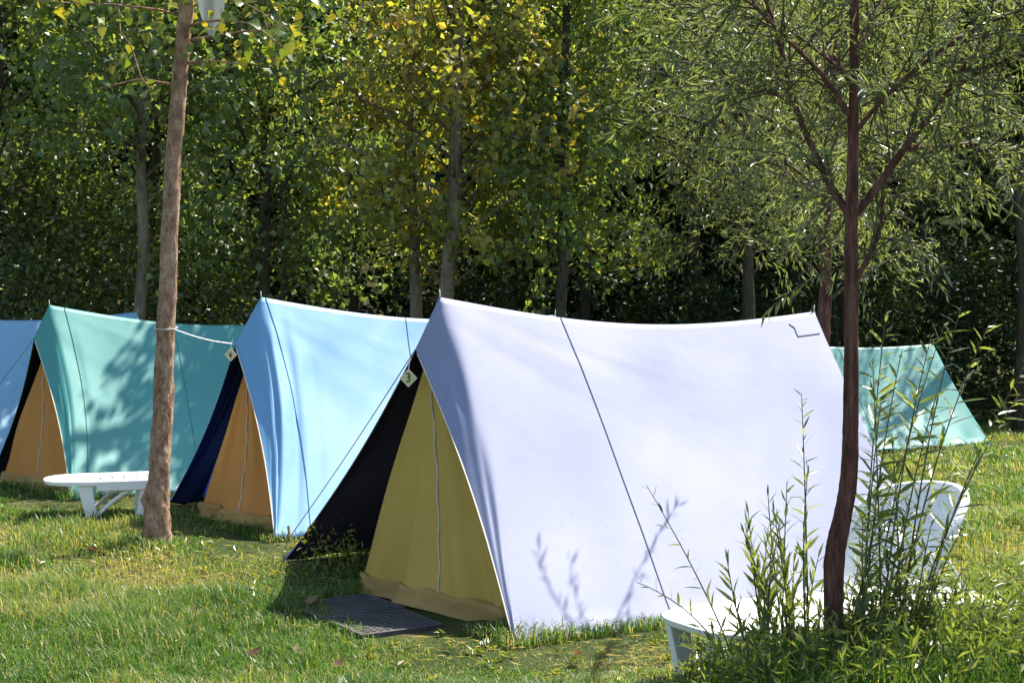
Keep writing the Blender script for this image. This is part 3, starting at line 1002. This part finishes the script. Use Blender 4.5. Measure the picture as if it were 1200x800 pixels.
make_shrub('dark low shrub under the dense green poplar', -.4, 19.4, 1.9, 1.2, 5000, M['lf_drk'], 207, (.09, .05), .4)

# the closed wood behind: leaves of trees nobody could count
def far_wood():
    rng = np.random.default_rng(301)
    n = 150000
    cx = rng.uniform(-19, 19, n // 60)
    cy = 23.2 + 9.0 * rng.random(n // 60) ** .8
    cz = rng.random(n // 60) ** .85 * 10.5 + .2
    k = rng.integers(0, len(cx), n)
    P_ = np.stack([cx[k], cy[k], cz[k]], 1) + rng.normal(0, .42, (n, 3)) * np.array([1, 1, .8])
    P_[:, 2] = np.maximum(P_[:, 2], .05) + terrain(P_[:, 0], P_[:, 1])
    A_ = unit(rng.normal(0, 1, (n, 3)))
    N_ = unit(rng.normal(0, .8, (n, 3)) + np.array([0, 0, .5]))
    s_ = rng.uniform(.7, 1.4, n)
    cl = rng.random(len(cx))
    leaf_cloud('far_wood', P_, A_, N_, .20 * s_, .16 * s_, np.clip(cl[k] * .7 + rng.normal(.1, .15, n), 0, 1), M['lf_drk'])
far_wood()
for k, (x, y, h, r) in enumerate([(-8.4, 21.5, 9.5, .12), (-3.6, 22.3, 10, .13), (.1, 22.0, 10, .12), (2.9, 22.6, 10, .12), (5.2, 22.2, 10, .13), (8.5, 22.4, 10, .12)]):
    rng = np.random.default_rng(400 + k)
    t = thing('tree', 'bare dark trunk in the shade of the closed wood', 'tree', (x, y, 0), 0, 'dark trunks deep in the wood')
    kk = np.linspace(0, 1, 8)
    pts = np.stack([rng.normal(0, .08, 8) + rng.normal(0, .3) * kk, rng.normal(0, .05, 8), h * kk - .1 * (kk == 0)], 1)
    V, F, Q, rr = trunk_mesh(pts, r * (1 - .6 * kk), 9, .05, 400 + k, M['bark_dark'])
    link_mesh('trunk', py_mesh('trunk', V, F, M['bark_dark'], True), t)

# ------------------------------------------------------------------ foreground trees
def leaf_proto(name, L, W, mat, tint, shape='poplar', curl=.15, seed=0):
    """a single big leaf: folded along the midrib, tip bent down; lies along +x, normal +z"""
    if shape == 'poplar':
        prof_ = [(0, .0), (.04, .55), (.14, .92), (.30, 1.0), (.52, .72), (.76, .34), (1, 0)]
    else:
        prof_ = [(0, .0), (.12, .55), (.32, 1.0), (.58, .86), (.82, .42), (1, 0)]
    V, F = [], []
    for x, w in prof_:
        z = -curl * L * x * x
        V += [(x * L, 0, z), (x * L, w * W / 2, z + .18 * w * W / 2 + .02 * W), (x * L, -w * W / 2, z + .18 * w * W / 2)]
    for i in range(len(prof_) - 1):
        a, b = i * 3, i * 3 + 3
        F += [(a, b, b + 1, a + 1), (a, a + 2, b + 2, b)]
    if shape == 'poplar':       # leaf stalk
        k = len(V)
        V += [(-.45 * L, .012 * L, .05 * L), (-.45 * L, -.012 * L, .05 * L), (0, -.012 * L, 0), (0, .012 * L, 0)]
        F += [(k, k + 1, k + 2, k + 3)]
    me = py_mesh(name, V, F, mat, True)
    a = me.attributes.new("tint", 'FLOAT', 'POINT')
    a.data.foreach_set("value", np.full(len(V), tint, np.float32))
    return me

def place_leaf(me, parent, pos, axis, nrm, s=1.0):
    axis = Vector(axis).normalized()
    n = Vector(nrm)
    n = (n - axis * n.dot(axis))
    if n.length < 1e-3:
        n = axis.orthogonal()
    n.normalize()
    side = n.cross(axis)
    o = bpy.data.objects.new('leaf', me)
    COL.objects.link(o)
    o.parent = parent
    m = Matrix((axis, side, n)).transposed().to_4x4()
    m.translation = Vector(pos)
    o.matrix_local = m @ Matrix.Scale(s, 4)
    return o

M['lf_near'] = leaf_mat('near_poplar_leaf', [(0, (.055, .10, .018)), (.6, (.12, .17, .025)), (1, (.24, .22, .035))], .45, .3, .5, (1.8, 1.6, .6))
pop_leaves = [leaf_proto('poplar_leaf', .085, .075, M['lf_near'], q, 'poplar', c) for q, c in ((.1, .1), (.4, .25), (.6, .05), (.8, .2), (1.0, .15))]
M['lf_shoot'] = leaf_mat('shoot_leaf', [(0, (.045, .075, .022)), (.5, (.085, .13, .035)), (1, (.16, .20, .065))], .45, .33, .5, (2.4, 2.1, .8))
wil_leaves = [leaf_proto('willow_leaf', .085, .013, M['lf_shoot'], q, 'willow', c) for q, c in ((.1, .1), (.35, .3), (.5, .05), (.7, .2), (1.0, .15))]

def pale_poplar():
    rng = np.random.default_rng(501)
    x, y = -2.44, 9.76
    t = thing('poplar_tree', 'pale barked poplar trunk with a burl, standing in the grass by the sun lounger', 'tree', (x, y, 0), 0, 'foreground trees')
    k = 9.9 / 1667
    # trunk centre line read from base to beyond the top of the view
    pts = [(-.005, 0, -.12), (.0, 0, .02), (.015, .0, .45), (.045, .01, 1.0), (.07, .02, 1.7), (.10, .03, 2.5), (.155, .03, 3.2), (.20, .03, 3.8), (.23, .05, 4.8), (.18, .05, 6.0), (.2, .05, 7.2)]
    rad = [.126, .099, .073, .065, .060, .056, .052, .049, .040, .028, .01]
    V, F, Q, rr = trunk_mesh(pts, rad, 48, .062, 501, M['bark_pale'], 0.0, ((.175, math.pi * 1.05, .045), (.60, math.pi * .2, .02), (.30, -1.0, .014)))
    V = np.array(V)
    link_mesh('trunk', py_mesh('trunk', V, F, M['bark_pale'], True), t)
    # lower visible branches
    specs = [(3.15, 2.9, .3, .75), (3.45, .2, .15, .95), (3.55, -.5, .35, 1.1), (3.6, 3.4, .35, 1.0), (3.7, -1.4, .3, .7), (3.85, 2.6, .5, 1.1), (3.9, .1, .45, 1.3), (3.3, -.15, .1, .55), (3.75, 1.2, .3, .9)]
    ends = []
    for (z, az, e, ln) in specs:
        i = min(len(Q) - 1, int(np.searchsorted(Q[:, 2], z)))
        d = np.array([math.cos(az) * math.cos(e), math.sin(az) * math.cos(e), math.sin(e)])
        p = [Q[i]]
        for s in range(7):
            d = unit(d + rng.normal(0, .10, 3) + np.array([0, 0, -.05]))
            p.append(p[-1] + d * ln / 7)
        p = np.array(p)
        MB().tube(p, np.linspace(.012, .003, 8), 6).build('branch', M['bark_pale'], t, True)
        ends.append((p, ln))
    count = 0
    for p, ln in ends:
        for q in range(int(30 * ln)):
            if count >= 290:
                break
            f = rng.uniform(.2, 1.0) * 7
            i = min(6, int(f))
            b = lerp(p[i], p[i + 1], f - i) + rng.normal(0, .11, 3) + np.array([0, 0, -.03])
            a = unit(rng.normal(0, .7, 3) + np.array([0, 0, -.55]))
            nn = rng.normal(0, .6, 3) + np.array([0, -.4, .7])
            place_leaf(pop_leaves[rng.integers(0, 5)], t, b, a, nn, rng.uniform(.65, 1.15))
            count += 1
    # bare thin twig hanging on the left
    MB().tube([(.0, 0, 3.06), (-.10, -.02, 3.2), (-.16, -.04, 3.4), (-.24, -.03, 3.52), (-.26, -.02, 3.75)], [.007, .006, .005, .005, .004], 6).build('branch', M['bark_pale'], t, True)
    # upper crown, above the frame
    P_ = []
    for c in range(70):
        az, z = rng.random() * 6.28, rng.uniform(3.9, 7.3)
        rr_ = (1.25 - .9 * abs((z - 5.2) / 2.4)) * math.sqrt(rng.random())
        P_.append(np.array([.2 + math.cos(az) * rr_, math.sin(az) * rr_, z]) + rng.normal(0, .15, (30, 3)))
    P_ = np.concatenate(P_)
    n = len(P_)
    s_ = rng.uniform(.7, 1.2, n)
    leaf_cloud('crown', P_, unit(rng.normal(0, .8, (n, 3)) + np.array([0, 0, -.4])), unit(rng.normal(0, .7, (n, 3)) + np.array([0, 0, .5])),
               .085 * s_, .075 * s_, rng.random(n), M['lf_near'], t)
    # the white rope from the blue tent is knotted round the trunk at about 1.45 m
    return x, y
px_, py_ = pale_poplar()
guy(tent2, o2, A2, (px_ + .10, py_ - .04, 1.49), M['rope'], 0.0045, 0.02, False)
ring = [(px_ + .062 + .078 * math.cos(a), py_ + .016 + .078 * math.sin(a), 1.49 + .012 * math.sin(a)) for a in np.linspace(0, 2 * math.pi, 21)]
MB().tube([np.array(p) - o2 for p in ring], .003, 5).build('rope_loop', M['rope'], tent2, True)

# pale grey sheet caught up in the poplar
def grey_sheet():
    c = (-2.19, 10.3, 3.78)
    t = thing('sheet', 'pale grey sheet hanging among the leaves at the top of the pale trunk', 'sheet', c)
    V, F = [], []
    n = 12
    for j in range(n + 1):
        v = j / n
        for i in range(n + 1):
            u_ = i / n - .5
            w = .25 * (1 - .55 * v)
            V.append((u_ * w + .03 * v, .03 * math.sin(u_ * 9 + 2 * v) + .03 * v, 0.13 - .28 * v + .03 * math.sin(u_ * 6)))
    for j in range(n):
        for i in range(n):
            a = j * (n + 1) + i
            F.append((a, a + n + 1, a + n + 2, a + 1))
    o = link_mesh('cloth', py_mesh('cloth', V, F, M['sheet'], True), t)
    o.modifiers.new('cloth', 'SOLIDIFY').thickness = .004
    MB().tube([(-.11, 0, .12), (0, .02, .22), (.11, 0, .13)], .004, 5).build('cord', M['rope'], t)
grey_sheet()

def near_willow():
    rng = np.random.default_rng(601)
    x, y = 1.265, 5.55
    t = thing('willow_tree', 'slender dark willow with a crooked reddish trunk in front of the lavender tent', 'tree', (x, y, 0), 0, 'foreground trees')
    pts = [(.0, 0, -.12), (.0, 0, .05), (-.006, 0, .25), (-.008, 0, .45), (-.004, 0, .66), (.02, .0, .78), (.05, .01, .94), (.062, .02, 1.18), (.067, .03, 1.48), (.068, .04, 1.92), (.08, .05, 2.38), (.083, .06, 2.82), (.06, .06, 3.4), (.08, .06, 4.1)]
    rad = [.052, .041, .037, .036, .039, .034, .031, .029, .027, .025, .020, .017, .013, .006]
    V, F, Q, rr = trunk_mesh(pts, rad, 36, .040, 602, M['bark_willow'], .055, ((.185, math.pi * 1.0, .018),))
    link_mesh('trunk', py_mesh('trunk', V, F, M['bark_willow'], True), t)
    def at(z):
        return Q[min(len(Q) - 1, int(np.searchsorted(Q[:, 2], z)))]
    # forks in view, plus a last limb added for its shadow: points as offsets from the trunk, with real heights
    br = [
        [(0, 0, 1.97), (.10, .03, 2.08), (.226, .06, 2.25), (.393, .1, 2.46), (.59, .14, 2.74), (.72, .2, 2.95), (.86, .25, 3.2)],
        [(0, 0, 1.97), (-.06, .03, 2.07), (-.123, .06, 2.21), (-.206, .1, 2.44), (-.273, .14, 2.74), (-.33, .2, 2.95), (-.39, .22, 3.2)],
        [(0, 0, 2.30), (.12, -.10, 2.45), (.27, -.2, 2.58), (.40, -.28, 2.66), (.60, -.3, 2.74)],
        [(0, 0, 2.35), (-.12, -.06, 2.50), (-.24, -.08, 2.62), (-.36, -.08, 2.74), (-.46, -.06, 2.84)],
        [(.393, .1, 2.46), (.52, .05, 2.55), (.70, 0, 2.62), (.92, 0, 2.66)],
        [(0, 0, 1.70), (.12, .1, 1.87), (.18, .2, 2.07), (.22, .3, 2.35), (.2, .35, 2.7)],
        [(0, 0, 2.6), (.15, .2, 2.85), (.3, .5, 3.0), (.4, .8, 3.1)],
        [(0, 0, 2.5), (-.10, .3, 2.7), (-.2, .6, 2.85), (-.28, .9, 2.9)],
        [(.226, .06, 2.25), (.36, .22, 2.27), (.55, .4, 2.30), (.8, .55, 2.28)],
        [(-.206, .1, 2.44), (-.30, .2, 2.50), (-.38, .35, 2.56), (-.45, .5, 2.58)],
        [(0, 0, 2.30), (.1, .6, 2.48), (.25, 1.3, 2.55), (.38, 2.0, 2.50), (.48, 2.7, 2.43)],  # limb made up to throw leaf shadows on the lavender wall
    ]
    paths = []
    for b in br:
        P = np.array(b, float)
        z = P[0, 2]
        if P[0, 0] == 0:
            P[:, :2] += at(z)[:2]
        else:
            P[:, :2] += at(1.97)[:2]
        r0 = .019 if len(P) > 6 else .011
        V, F, q, _ = trunk_mesh(P, np.linspace(r0, .005, len(P)), 8, .03, 610 + len(paths), M['bark_willow'])
        link_mesh('branch', py_mesh('branch', V, F, M['bark_willow'], True), t)
        paths.append(P)
    tw = MB()
    P_, A_, N_, L_, T_ = [], [], [], [], []
    for P in paths + [Q[Q[:, 2] > 2.1][::6]]:
        n = len(P)
        ntw = 30
        for k in range(ntw):
            f = rng.uniform(.12, 1) * (n - 1)
            i = min(n - 2, int(f))
            b = lerp(P[i], P[i + 1], f - i)
            d = unit(unit(P[i + 1] - P[i]) * .5 + rng.normal(0, .55, 3) + np.array([0, 0, .15]))
            ln = rng.uniform(.25, .62)
            tp = [b]
            for s in range(6):
                d = unit(d + rng.normal(0, .08, 3) + np.array([0, 0, -.09]))
                tp.append(tp[-1] + d * ln / 6)
            tp = np.array(tp)
            tw.tube(tp, np.linspace(.0045, .0015, 7), 4)
            m = int(ln * 58)
            g = np.linspace(.1, 1, m) * 6
            gi = np.minimum(5, g.astype(int))
            P_.append(tp[gi] + (tp[gi + 1] - tp[gi]) * (g - gi)[:, None])
            dd = unit(tp[gi + 1] - tp[gi])
            A_.append(unit(dd * .8 + rng.normal(0, .5, (m, 3)) + np.array([0, 0, -.12])))
            N_.append(unit(rng.normal(0, .8, (m, 3)) + np.array([0, 0, .6])))
            L_.append(rng.uniform(.045, .085, m))
            T_.append(np.clip(rng.normal(.35, .25, m), 0, 1))
    tw.build('twigs', M['twig'], t, kind='stuff')
    P_, A_, N_, L_, T_ = map(np.concatenate, (P_, A_, N_, L_, T_))
    k = rng.choice(len(P_), 240, replace=False)
    for i in k:
        place_leaf(wil_leaves[rng.integers(0, 5)], t, P_[i], A_[i], N_[i], L_[i] / .085)
    rest = np.setdiff1d(np.arange(len(P_)), k)
    leaf_cloud('crown', P_[rest], A_[rest], N_[rest], L_[rest], L_[rest] * .16, T_[rest], M['lf_wil'], t)
near_willow()

# ------------------------------------------------------------------ willow shoots growing up in front of the lavender tent
def shoot(label, base, mid, tip, nleaf, seed, lsc=1.0, press=.5, group='willow shoots by the crooked willow', cat='sapling', spread_leaf=1.0):
    rng = np.random.default_rng(seed)
    b = np.array(base, float)
    t = thing('willow_shoot', label, cat, tuple(b), 0, group)
    m_, e = np.array(mid, float) - b, np.array(tip, float) - b
    c = 2 * m_ - .5 * e
    pts = np.array([2 * (1 - k) * k * c + k * k * e + (0 if k else 1) * np.array([0, 0, -.03]) for k in np.linspace(0, 1, 16)])
    MB().tube(pts, np.linspace(.0055, .0015, 16), 5).build('stem', M['shoot'], t, True)
    for k in range(nleaf):
        f = (.18 + .82 * (k + .5) / nleaf) * 15
        i = min(14, int(f))
        p = lerp(pts[i], pts[i + 1], f - i)
        d = unit(pts[i + 1] - pts[i])
        az = k * 2.4 + rng.normal(0, .5)
        u_ = unit(np.cross(d, [.3, .2, .9] if abs(d[2]) < .9 else [1, 0, .1]))
        w = np.cross(d, u_)
        rad_ = u_ * math.cos(az) + w * math.sin(az)
        a = unit(d * press + rad_ * (1 - press * .6) + rng.normal(0, .15, 3))
        nn = d + rng.normal(0, .4, 3)
        taper = .55 + .75 * math.sin(math.pi * min(1, .15 + .85 * (k + 1) / nleaf) * .9)
        place_leaf(wil_leaves[rng.integers(0, 5)], t, p, a, nn, lsc * taper * rng.uniform(.75, 1.15))
    return t

def near_edge(x):            # line along the near side of the lounger
    return 5.59 + .575 * (x - .87)
shoot('leafy shoot arching left across the lower wall above the lounger foot', (.93, 5.52, 0), (.80, 5.52, .40), (.52, 5.50, .93), 30, 701, .72, .55)
shoot('low thin shoot reaching left over the lounger foot', (.90, 5.45, 0), (.76, 5.42, .36), (.475, 5.42, .57), 18, 702, .75, .5)
shoot('tall feathery shoot left of the crooked willow trunk', (1.17, 5.6, 0), (1.16, 5.6, .65), (1.14, 5.6, 1.28), 46, 703, .82, .5)
rng0 = np.random.default_rng(777)
for k in range(17):
    bx = rng0.uniform(.93, 1.19)
    h = rng0.uniform(.60, 1.02) * (1 if k % 3 else 1.12)
    tx = bx + rng0.normal(-.01, .07)
    by = near_edge(bx) - rng0.uniform(.06, .32)
    shoot('upright reedy shoot with pressed narrow leaves left of the crooked willow', (bx, by, 0), ((bx + tx) / 2 + rng0.normal(0, .02), by + .01, h * .52), (tx, by + rng0.normal(0, .03), h),
          22, 720 + k, .95, .93, 'reedy shoots left of the crooked willow')
for k in range(22):
    bx = rng0.uniform(1.31, 1.80) if k % 3 else rng0.uniform(1.31, 1.48)
    by = near_edge(bx) - rng0.uniform(.06, .55)
    h = rng0.uniform(.50, 1.10) * (1.15 if k % 4 == 0 and bx < 1.55 else .82)
    tx = bx + rng0.uniform(-.12, .34) * h
    shoot('leafy willow shoot leaning right of the crooked willow trunk', (bx, by, 0), (bx + (tx - bx) * .36, by, h * .55), (tx, by + rng0.normal(-.05, .08), h),
          28, 750 + k, .95, .5, 'leafy shoots right of the crooked willow')
# long ones that cross the turquoise tent
for k, (bx, by, tx, ty, h) in enumerate([(1.42, 5.75, 1.75, 5.75, 1.55), (1.36, 5.6, 1.55, 5.65, 1.45), (1.5, 5.7, 1.93, 5.75, 1.55), (1.46, 5.6, 1.42, 5.6, 1.4), (1.55, 5.75, 2.0, 5.6, 1.28), (1.4, 5.5, 1.62, 5.5, 1.5), (1.38, 5.65, 1.50, 5.7, 1.6), (1.6, 5.8, 2.12, 5.8, 1.42), (1.44, 5.55, 1.68, 5.6, 1.3), (1.34, 5.5, 1.44, 5.55, 1.25), (1.52, 5.65, 1.80, 5.7, 1.62)]):
    shoot(['long willow shoot rising in front of the far turquoise tent', 'long bowed willow shoot crossing the turquoise tent towards the frame edge'][tx - bx > .3], (bx, by, 0), (bx + (tx - bx) * .38, (by + ty) / 2, h * .54), (tx, ty, h), 40, 790 + k, 1.15, .45, 'long shoots before the turquoise tent')

# dense low growth under the shoots
def undergrowth():
    rng = np.random.default_rng(801)
    P_, A_ = [], []
    for k in range(1500):
        bx = rng.uniform(.66, 2.7)
        by = rng.uniform(5.0, near_edge(bx) - .06)
        if bx > 2.2:
            by = rng.uniform(5.2, 6.6)
        h = rng.uniform(.32, .62) * np.interp(bx, [.66, .76, 1.2, 1.4, 1.9, 2.3, 2.7], [.42, .68, .78, .85, .98, .8, .6])
        d = unit(np.array([rng.normal(0, .25), rng.normal(0, .25), 1]))
        m = 13
        g = np.linspace(.1, 1, m)[:, None]
        P_.append(np.array([bx, by, 0]) + d * h * g + rng.normal(0, .015, (m, 3)))
        A_.append(unit(d * .4 + rng.normal(0, .6, (m, 3)) + np.array([0, 0, .1])))
    P_, A_ = np.concatenate(P_), np.concatenate(A_)
    n = len(P_)
    L = rng.uniform(.035, .085, n)
    leaf_cloud('undergrowth', P_, A_, unit(rng.normal(0, .6, (n, 3)) + np.array([0, 0, .7])), L, L * .22, rng.random(n), M['lf_shoot'])
undergrowth()

# ------------------------------------------------------------------ grass
def inside(poly, x, y, grow=0.0):
    c = np.mean(poly, axis=0)
    P = [(c[0] + (p[0] - c[0]) * (1 + grow), c[1] + (p[1] - c[1]) * (1 + grow)) for p in poly]
    r = np.zeros(len(x), bool)
    j = len(P) - 1
    for i in range(len(P)):
        xi, yi = P[i]
        xj, yj = P[j]
        cond = ((yi > y) != (yj > y)) & (x < (xj - xi) * (y - yi) / (yj - yi + 1e-12) + xi)
        r ^= cond
        j = i
    return r

MATS = [[(-1.14, 7.92), (-.45, 8.05), (-.03, 7.1), (-.62, 6.88)]]
def grass_patch(name, n, x0, x1, y0, y1, hmin, hmax, w, seed, margin=1.0):
    rng = np.random.default_rng(seed)
    x, y = rng.uniform(x0, x1, n), y0 + (y1 - y0) * rng.random(n)
    vis = np.abs(x) < y * .375 + margin
    x, y = x[vis], y[vis]
    # clumpy density
    den = .35 + .65 * smooth_noise2(x, y, 21, 2.6) + .45 * (smooth_noise2(x, y, 22, 8.0) - .5)
    bare = smooth_noise2(x, y, 23, .9) * .6 + smooth_noise2(x, y, 24, 3.0) * .4
    keep = rng.random(len(x)) < np.clip(den * np.interp(bare, [.25, .4, 1], [.45, .9, 1.1]), 0, 1)
    for F in FOOT:
        keep &= ~inside(F, x, y, -.10)
    for F in MATS:
        keep &= ~inside(F, x, y)
    x, y, bare = x[keep], y[keep], bare[keep]
    n = len(x)
    # taller along hems, trunks and at the foreground right
    tall = np.ones(n)
    def seg_d(a, b):
        ax, ay, bx, by = a[0], a[1], b[0] - a[0], b[1] - a[1]
        q = np.clip(((x - ax) * bx + (y - ay) * by) / (bx * bx + by * by), 0, 1)
        return np.hypot(x - ax - q * bx, y - ay - q * by)
    for a_, b_ in HEMS:
        dd_ = seg_d(a_, b_)
        tall *= np.where((dd_ < .8) & (rng.random(n) > .04), np.interp(dd_, [0, .35, .8], [.22, .30, .95]), 1)
    for F in FOOT:
        near = inside(F, x, y, .06)
        tall = np.where(near, .8, tall)
    tall *= np.where((np.hypot(x + 2.44, y - 9.76) < .30), 1.15, 1)
    tall *= np.where((x > .72 + .15 * (y - 5)) & (x < 3) & (y < 5.45 + .58 * (x - .8)), np.interp(x, [.7, 1.0], [1.6, 2.9]), 1)
    tall *= .45 + .75 * smooth_noise2(x, y, 31, 1.6) + .55 * smooth_noise2(x, y, 32, 6.5) ** 2
    h = rng.uniform(hmin, hmax, n) * tall * np.where(bare < .38, .6, 1)
    az = rng.random(n) * 6.283
    lean = np.abs(rng.normal(0, .55, n)) + .12
    dx, dy = np.cos(az), np.sin(az)
    z = terrain(x, y)
    base = np.stack([x, y, z - .004], 1)
    side = np.stack([-dy, dx, np.zeros(n)], 1)
    out = np.stack([dx, dy, np.zeros(n)], 1)
    up = np.array([0, 0, 1.0])
    ww = (w * rng.uniform(.7, 1.3, n))[:, None]
    mid = base + up * (h * .62)[:, None] + out * (h * lean * .35)[:, None]
    tip = base + up * (h * np.clip(1 - lean * .28, .35, 1))[:, None] + out * (h * lean * 1.05)[:, None]
    V = np.stack([base - side * ww / 2, base + side * ww / 2, mid + side * ww * .4, mid - side * ww * .4, tip], 1).reshape(-1, 3)
    k = np.arange(n)[:, None] * 5
    F = np.concatenate([k + np.array([[0, 1, 2]]), k + np.array([[0, 2, 3]]), k + np.array([[3, 2, 4]])], 0)
    dry = np.interp(bare, [.25, .42, .6, .8], [.62, .34, .16, .10])
    tn = np.clip(dry + .42 * smooth_noise2(x, y, 41, 1.4) + rng.normal(0, .16, n), 0, .86)
    st = rng.random(n) < np.interp(bare, [.25, .5, .8], [.42, .17, .08])
    tn = np.where(st, rng.uniform(.85, 1, n), tn)
    me = np_mesh(name, V, F, M['grass'], np.repeat(tn, 5))
    return link_mesh(name, me, None, 'stuff')
grass_patch('grass', 370000, -4, 4, 5.0, 8.5, .03, .13, .0046, 901)
grass_patch('grass', 350000, -6.5, 7.5, 8.5, 13.5, .04, .12, .0072, 902, 2.2)
grass_patch('grass', 330000, -10, 12, 13.5, 23.0, .05, .13, .012, 903, 3.5)

def tall_grass():
    rng = np.random.default_rng(940)
    n = 12000
    x = rng.uniform(.62, 2.6, n)
    y = 4.95 + rng.random(n) * np.maximum(.05, np.minimum(near_edge(x) - .05, 5.9) - 4.95)
    h = rng.uniform(.18, .43, n) * np.interp(x, [.62, .75, .95, 1.5, 2.6], [.45, .85, 1.05, 1.15, 1.0])
    az = rng.random(n) * 6.283
    ln = np.abs(rng.normal(0, .22, n)) + .05
    dx, dy = np.cos(az), np.sin(az)
    base = np.stack([x, y, terrain(x, y) - .004], 1)
    out, side = np.stack([dx, dy, 0 * x], 1), np.stack([-dy, dx, 0 * x], 1)
    up, w = np.array([0, 0, 1.0]), (.0055 * rng.uniform(.6, 1.4, n))[:, None]
    mid = base + up * (h * .6)[:, None] + out * (h * ln * .4)[:, None]
    tip = base + up * (h * (1 - ln * .3))[:, None] + out * (h * ln * 1.3)[:, None]
    V = np.stack([base - side * w / 2, base + side * w / 2, mid + side * w * .42, mid - side * w * .42, tip], 1).reshape(-1, 3)
    k = np.arange(n)[:, None] * 5
    F = np.concatenate([k + np.array([[0, 1, 2]]), k + np.array([[0, 2, 3]]), k + np.array([[3, 2, 4]])], 0)
    link_mesh('tall_grass', np_mesh('tall_grass', V, F, M['grass'], np.repeat(np.clip(rng.normal(.12, .15, n), 0, .8), 5)), None, 'stuff')  # low tint puts the shade of the shoots into the blade colour
tall_grass()

def dry_thatch():
    """flattened straw and dead stems lying in the worn patches"""
    rng = np.random.default_rng(945)
    n = 38000
    x, y = rng.uniform(-4.2, 3.6, n), 5.0 + 8.0 * rng.random(n) ** 1.2
    bare = smooth_noise2(x, y, 23, .9) * .6 + smooth_noise2(x, y, 24, 3.0) * .4
    keep = (rng.random(n) < np.interp(bare, [.30, .42, .6], [.9, .30, .05])) & (np.abs(x) < y * .375 + .5)
    for F in FOOT + MATS:
        keep &= ~inside(F, x, y)
    x, y = x[keep], y[keep]
    n = len(x)
    az = rng.random(n) * 6.283
    P_ = np.stack([x, y, terrain(x, y) + rng.uniform(.004, .028, n)], 1)
    A_ = np.stack([np.cos(az), np.sin(az), rng.normal(0, .10, n)], 1)
    leaf_cloud('dry_thatch', P_, A_, unit(rng.normal(0, .35, (n, 3)) + np.array([0, 0, 1])), rng.uniform(.03, .10, n), rng.uniform(.003, .007, n), rng.uniform(.82, 1, n), M['grass'])
dry_thatch()

def broad_weeds():
    rng = np.random.default_rng(950)
    P_, A_, L_ = [], [], []
    for k in range(800):
        x, y = rng.uniform(-3, 3), rng.uniform(5.4, 10)
        if any(inside(F, np.array([x]), np.array([y]), -.05)[0] for F in FOOT + MATS):
            continue
        m = rng.integers(4, 9)
        az = rng.random(m) * 6.28
        L = rng.uniform(.025, .06, m)
        P_.append(np.array([x, y, .015]) + rng.normal(0, .012, (m, 3)) * np.array([1, 1, .6]))
        A_.append(np.stack([np.cos(az), np.sin(az), rng.uniform(.3, 1.1, m)], 1))
        L_.append(L)
    # weeds inside the dark porch of the lavender tent
    for k in range(26):
        x, y = rng.uniform(-1.25, -.95), rng.uniform(8.35, 8.9)
        m = 9
        P_.append(np.array([x, y, 0]) + rng.random((m, 1)) * np.array([0, 0, .26]) + rng.normal(0, .03, (m, 3)))
        A_.append(unit(rng.normal(0, .7, (m, 3)) + np.array([0, 0, .4])))
        L_.append(rng.uniform(.03, .06, m))
    P_, A_, L_ = np.concatenate(P_), np.concatenate(A_), np.concatenate(L_)
    P_[:, 2] = np.maximum(P_[:, 2], .006)
    n = len(P_)
    leaf_cloud('weeds', P_, A_, unit(rng.normal(0, .3, (n, 3)) + np.array([0, 0, 1])), L_, L_ * .38, rng.uniform(.3, 1, n), M['lf_near'])
broad_weeds()

# ------------------------------------------------------------------ fallen leaves
fall = [leaf_proto('dry_leaf', .085, .062, M['dry_leaf'], q, 'poplar', -.35) for q in (0.1, .5, .9)]
def fallen(label, x, y, z, rz, k, s, group=None):
    t = thing('fallen_leaf', label, 'leaf', (x, y, gz(x, y) + z), rz, group)
    o = bpy.data.objects.new('blade', fall[k])
    COL.objects.link(o)
    o.parent = t
    o.scale = (s, s, s)
    o.rotation_euler = (R(18), R(-12), 0)
fallen('orange-brown fallen leaf on the grass at the left corner of the dark mats', -1.10, 7.60, .05, .4, 2, 1.0)
rr_ = np.random.default_rng(990)
for (px, py) in [(170, 745), (262, 690), (246, 660), (290, 778), (350, 775), (60, 712), (110, 650), (215, 770), (392, 790), (680, 778)]:
    d = 2667 / (py - 365)
    fallen('dry brown fallen leaf lying in the sunny grass', (px - 600) / 1667 * d, d, .045, rr_.random() * 6, int(rr_.integers(0, 3)), rr_.uniform(.6, 1.0), 'dry leaves in the grass')
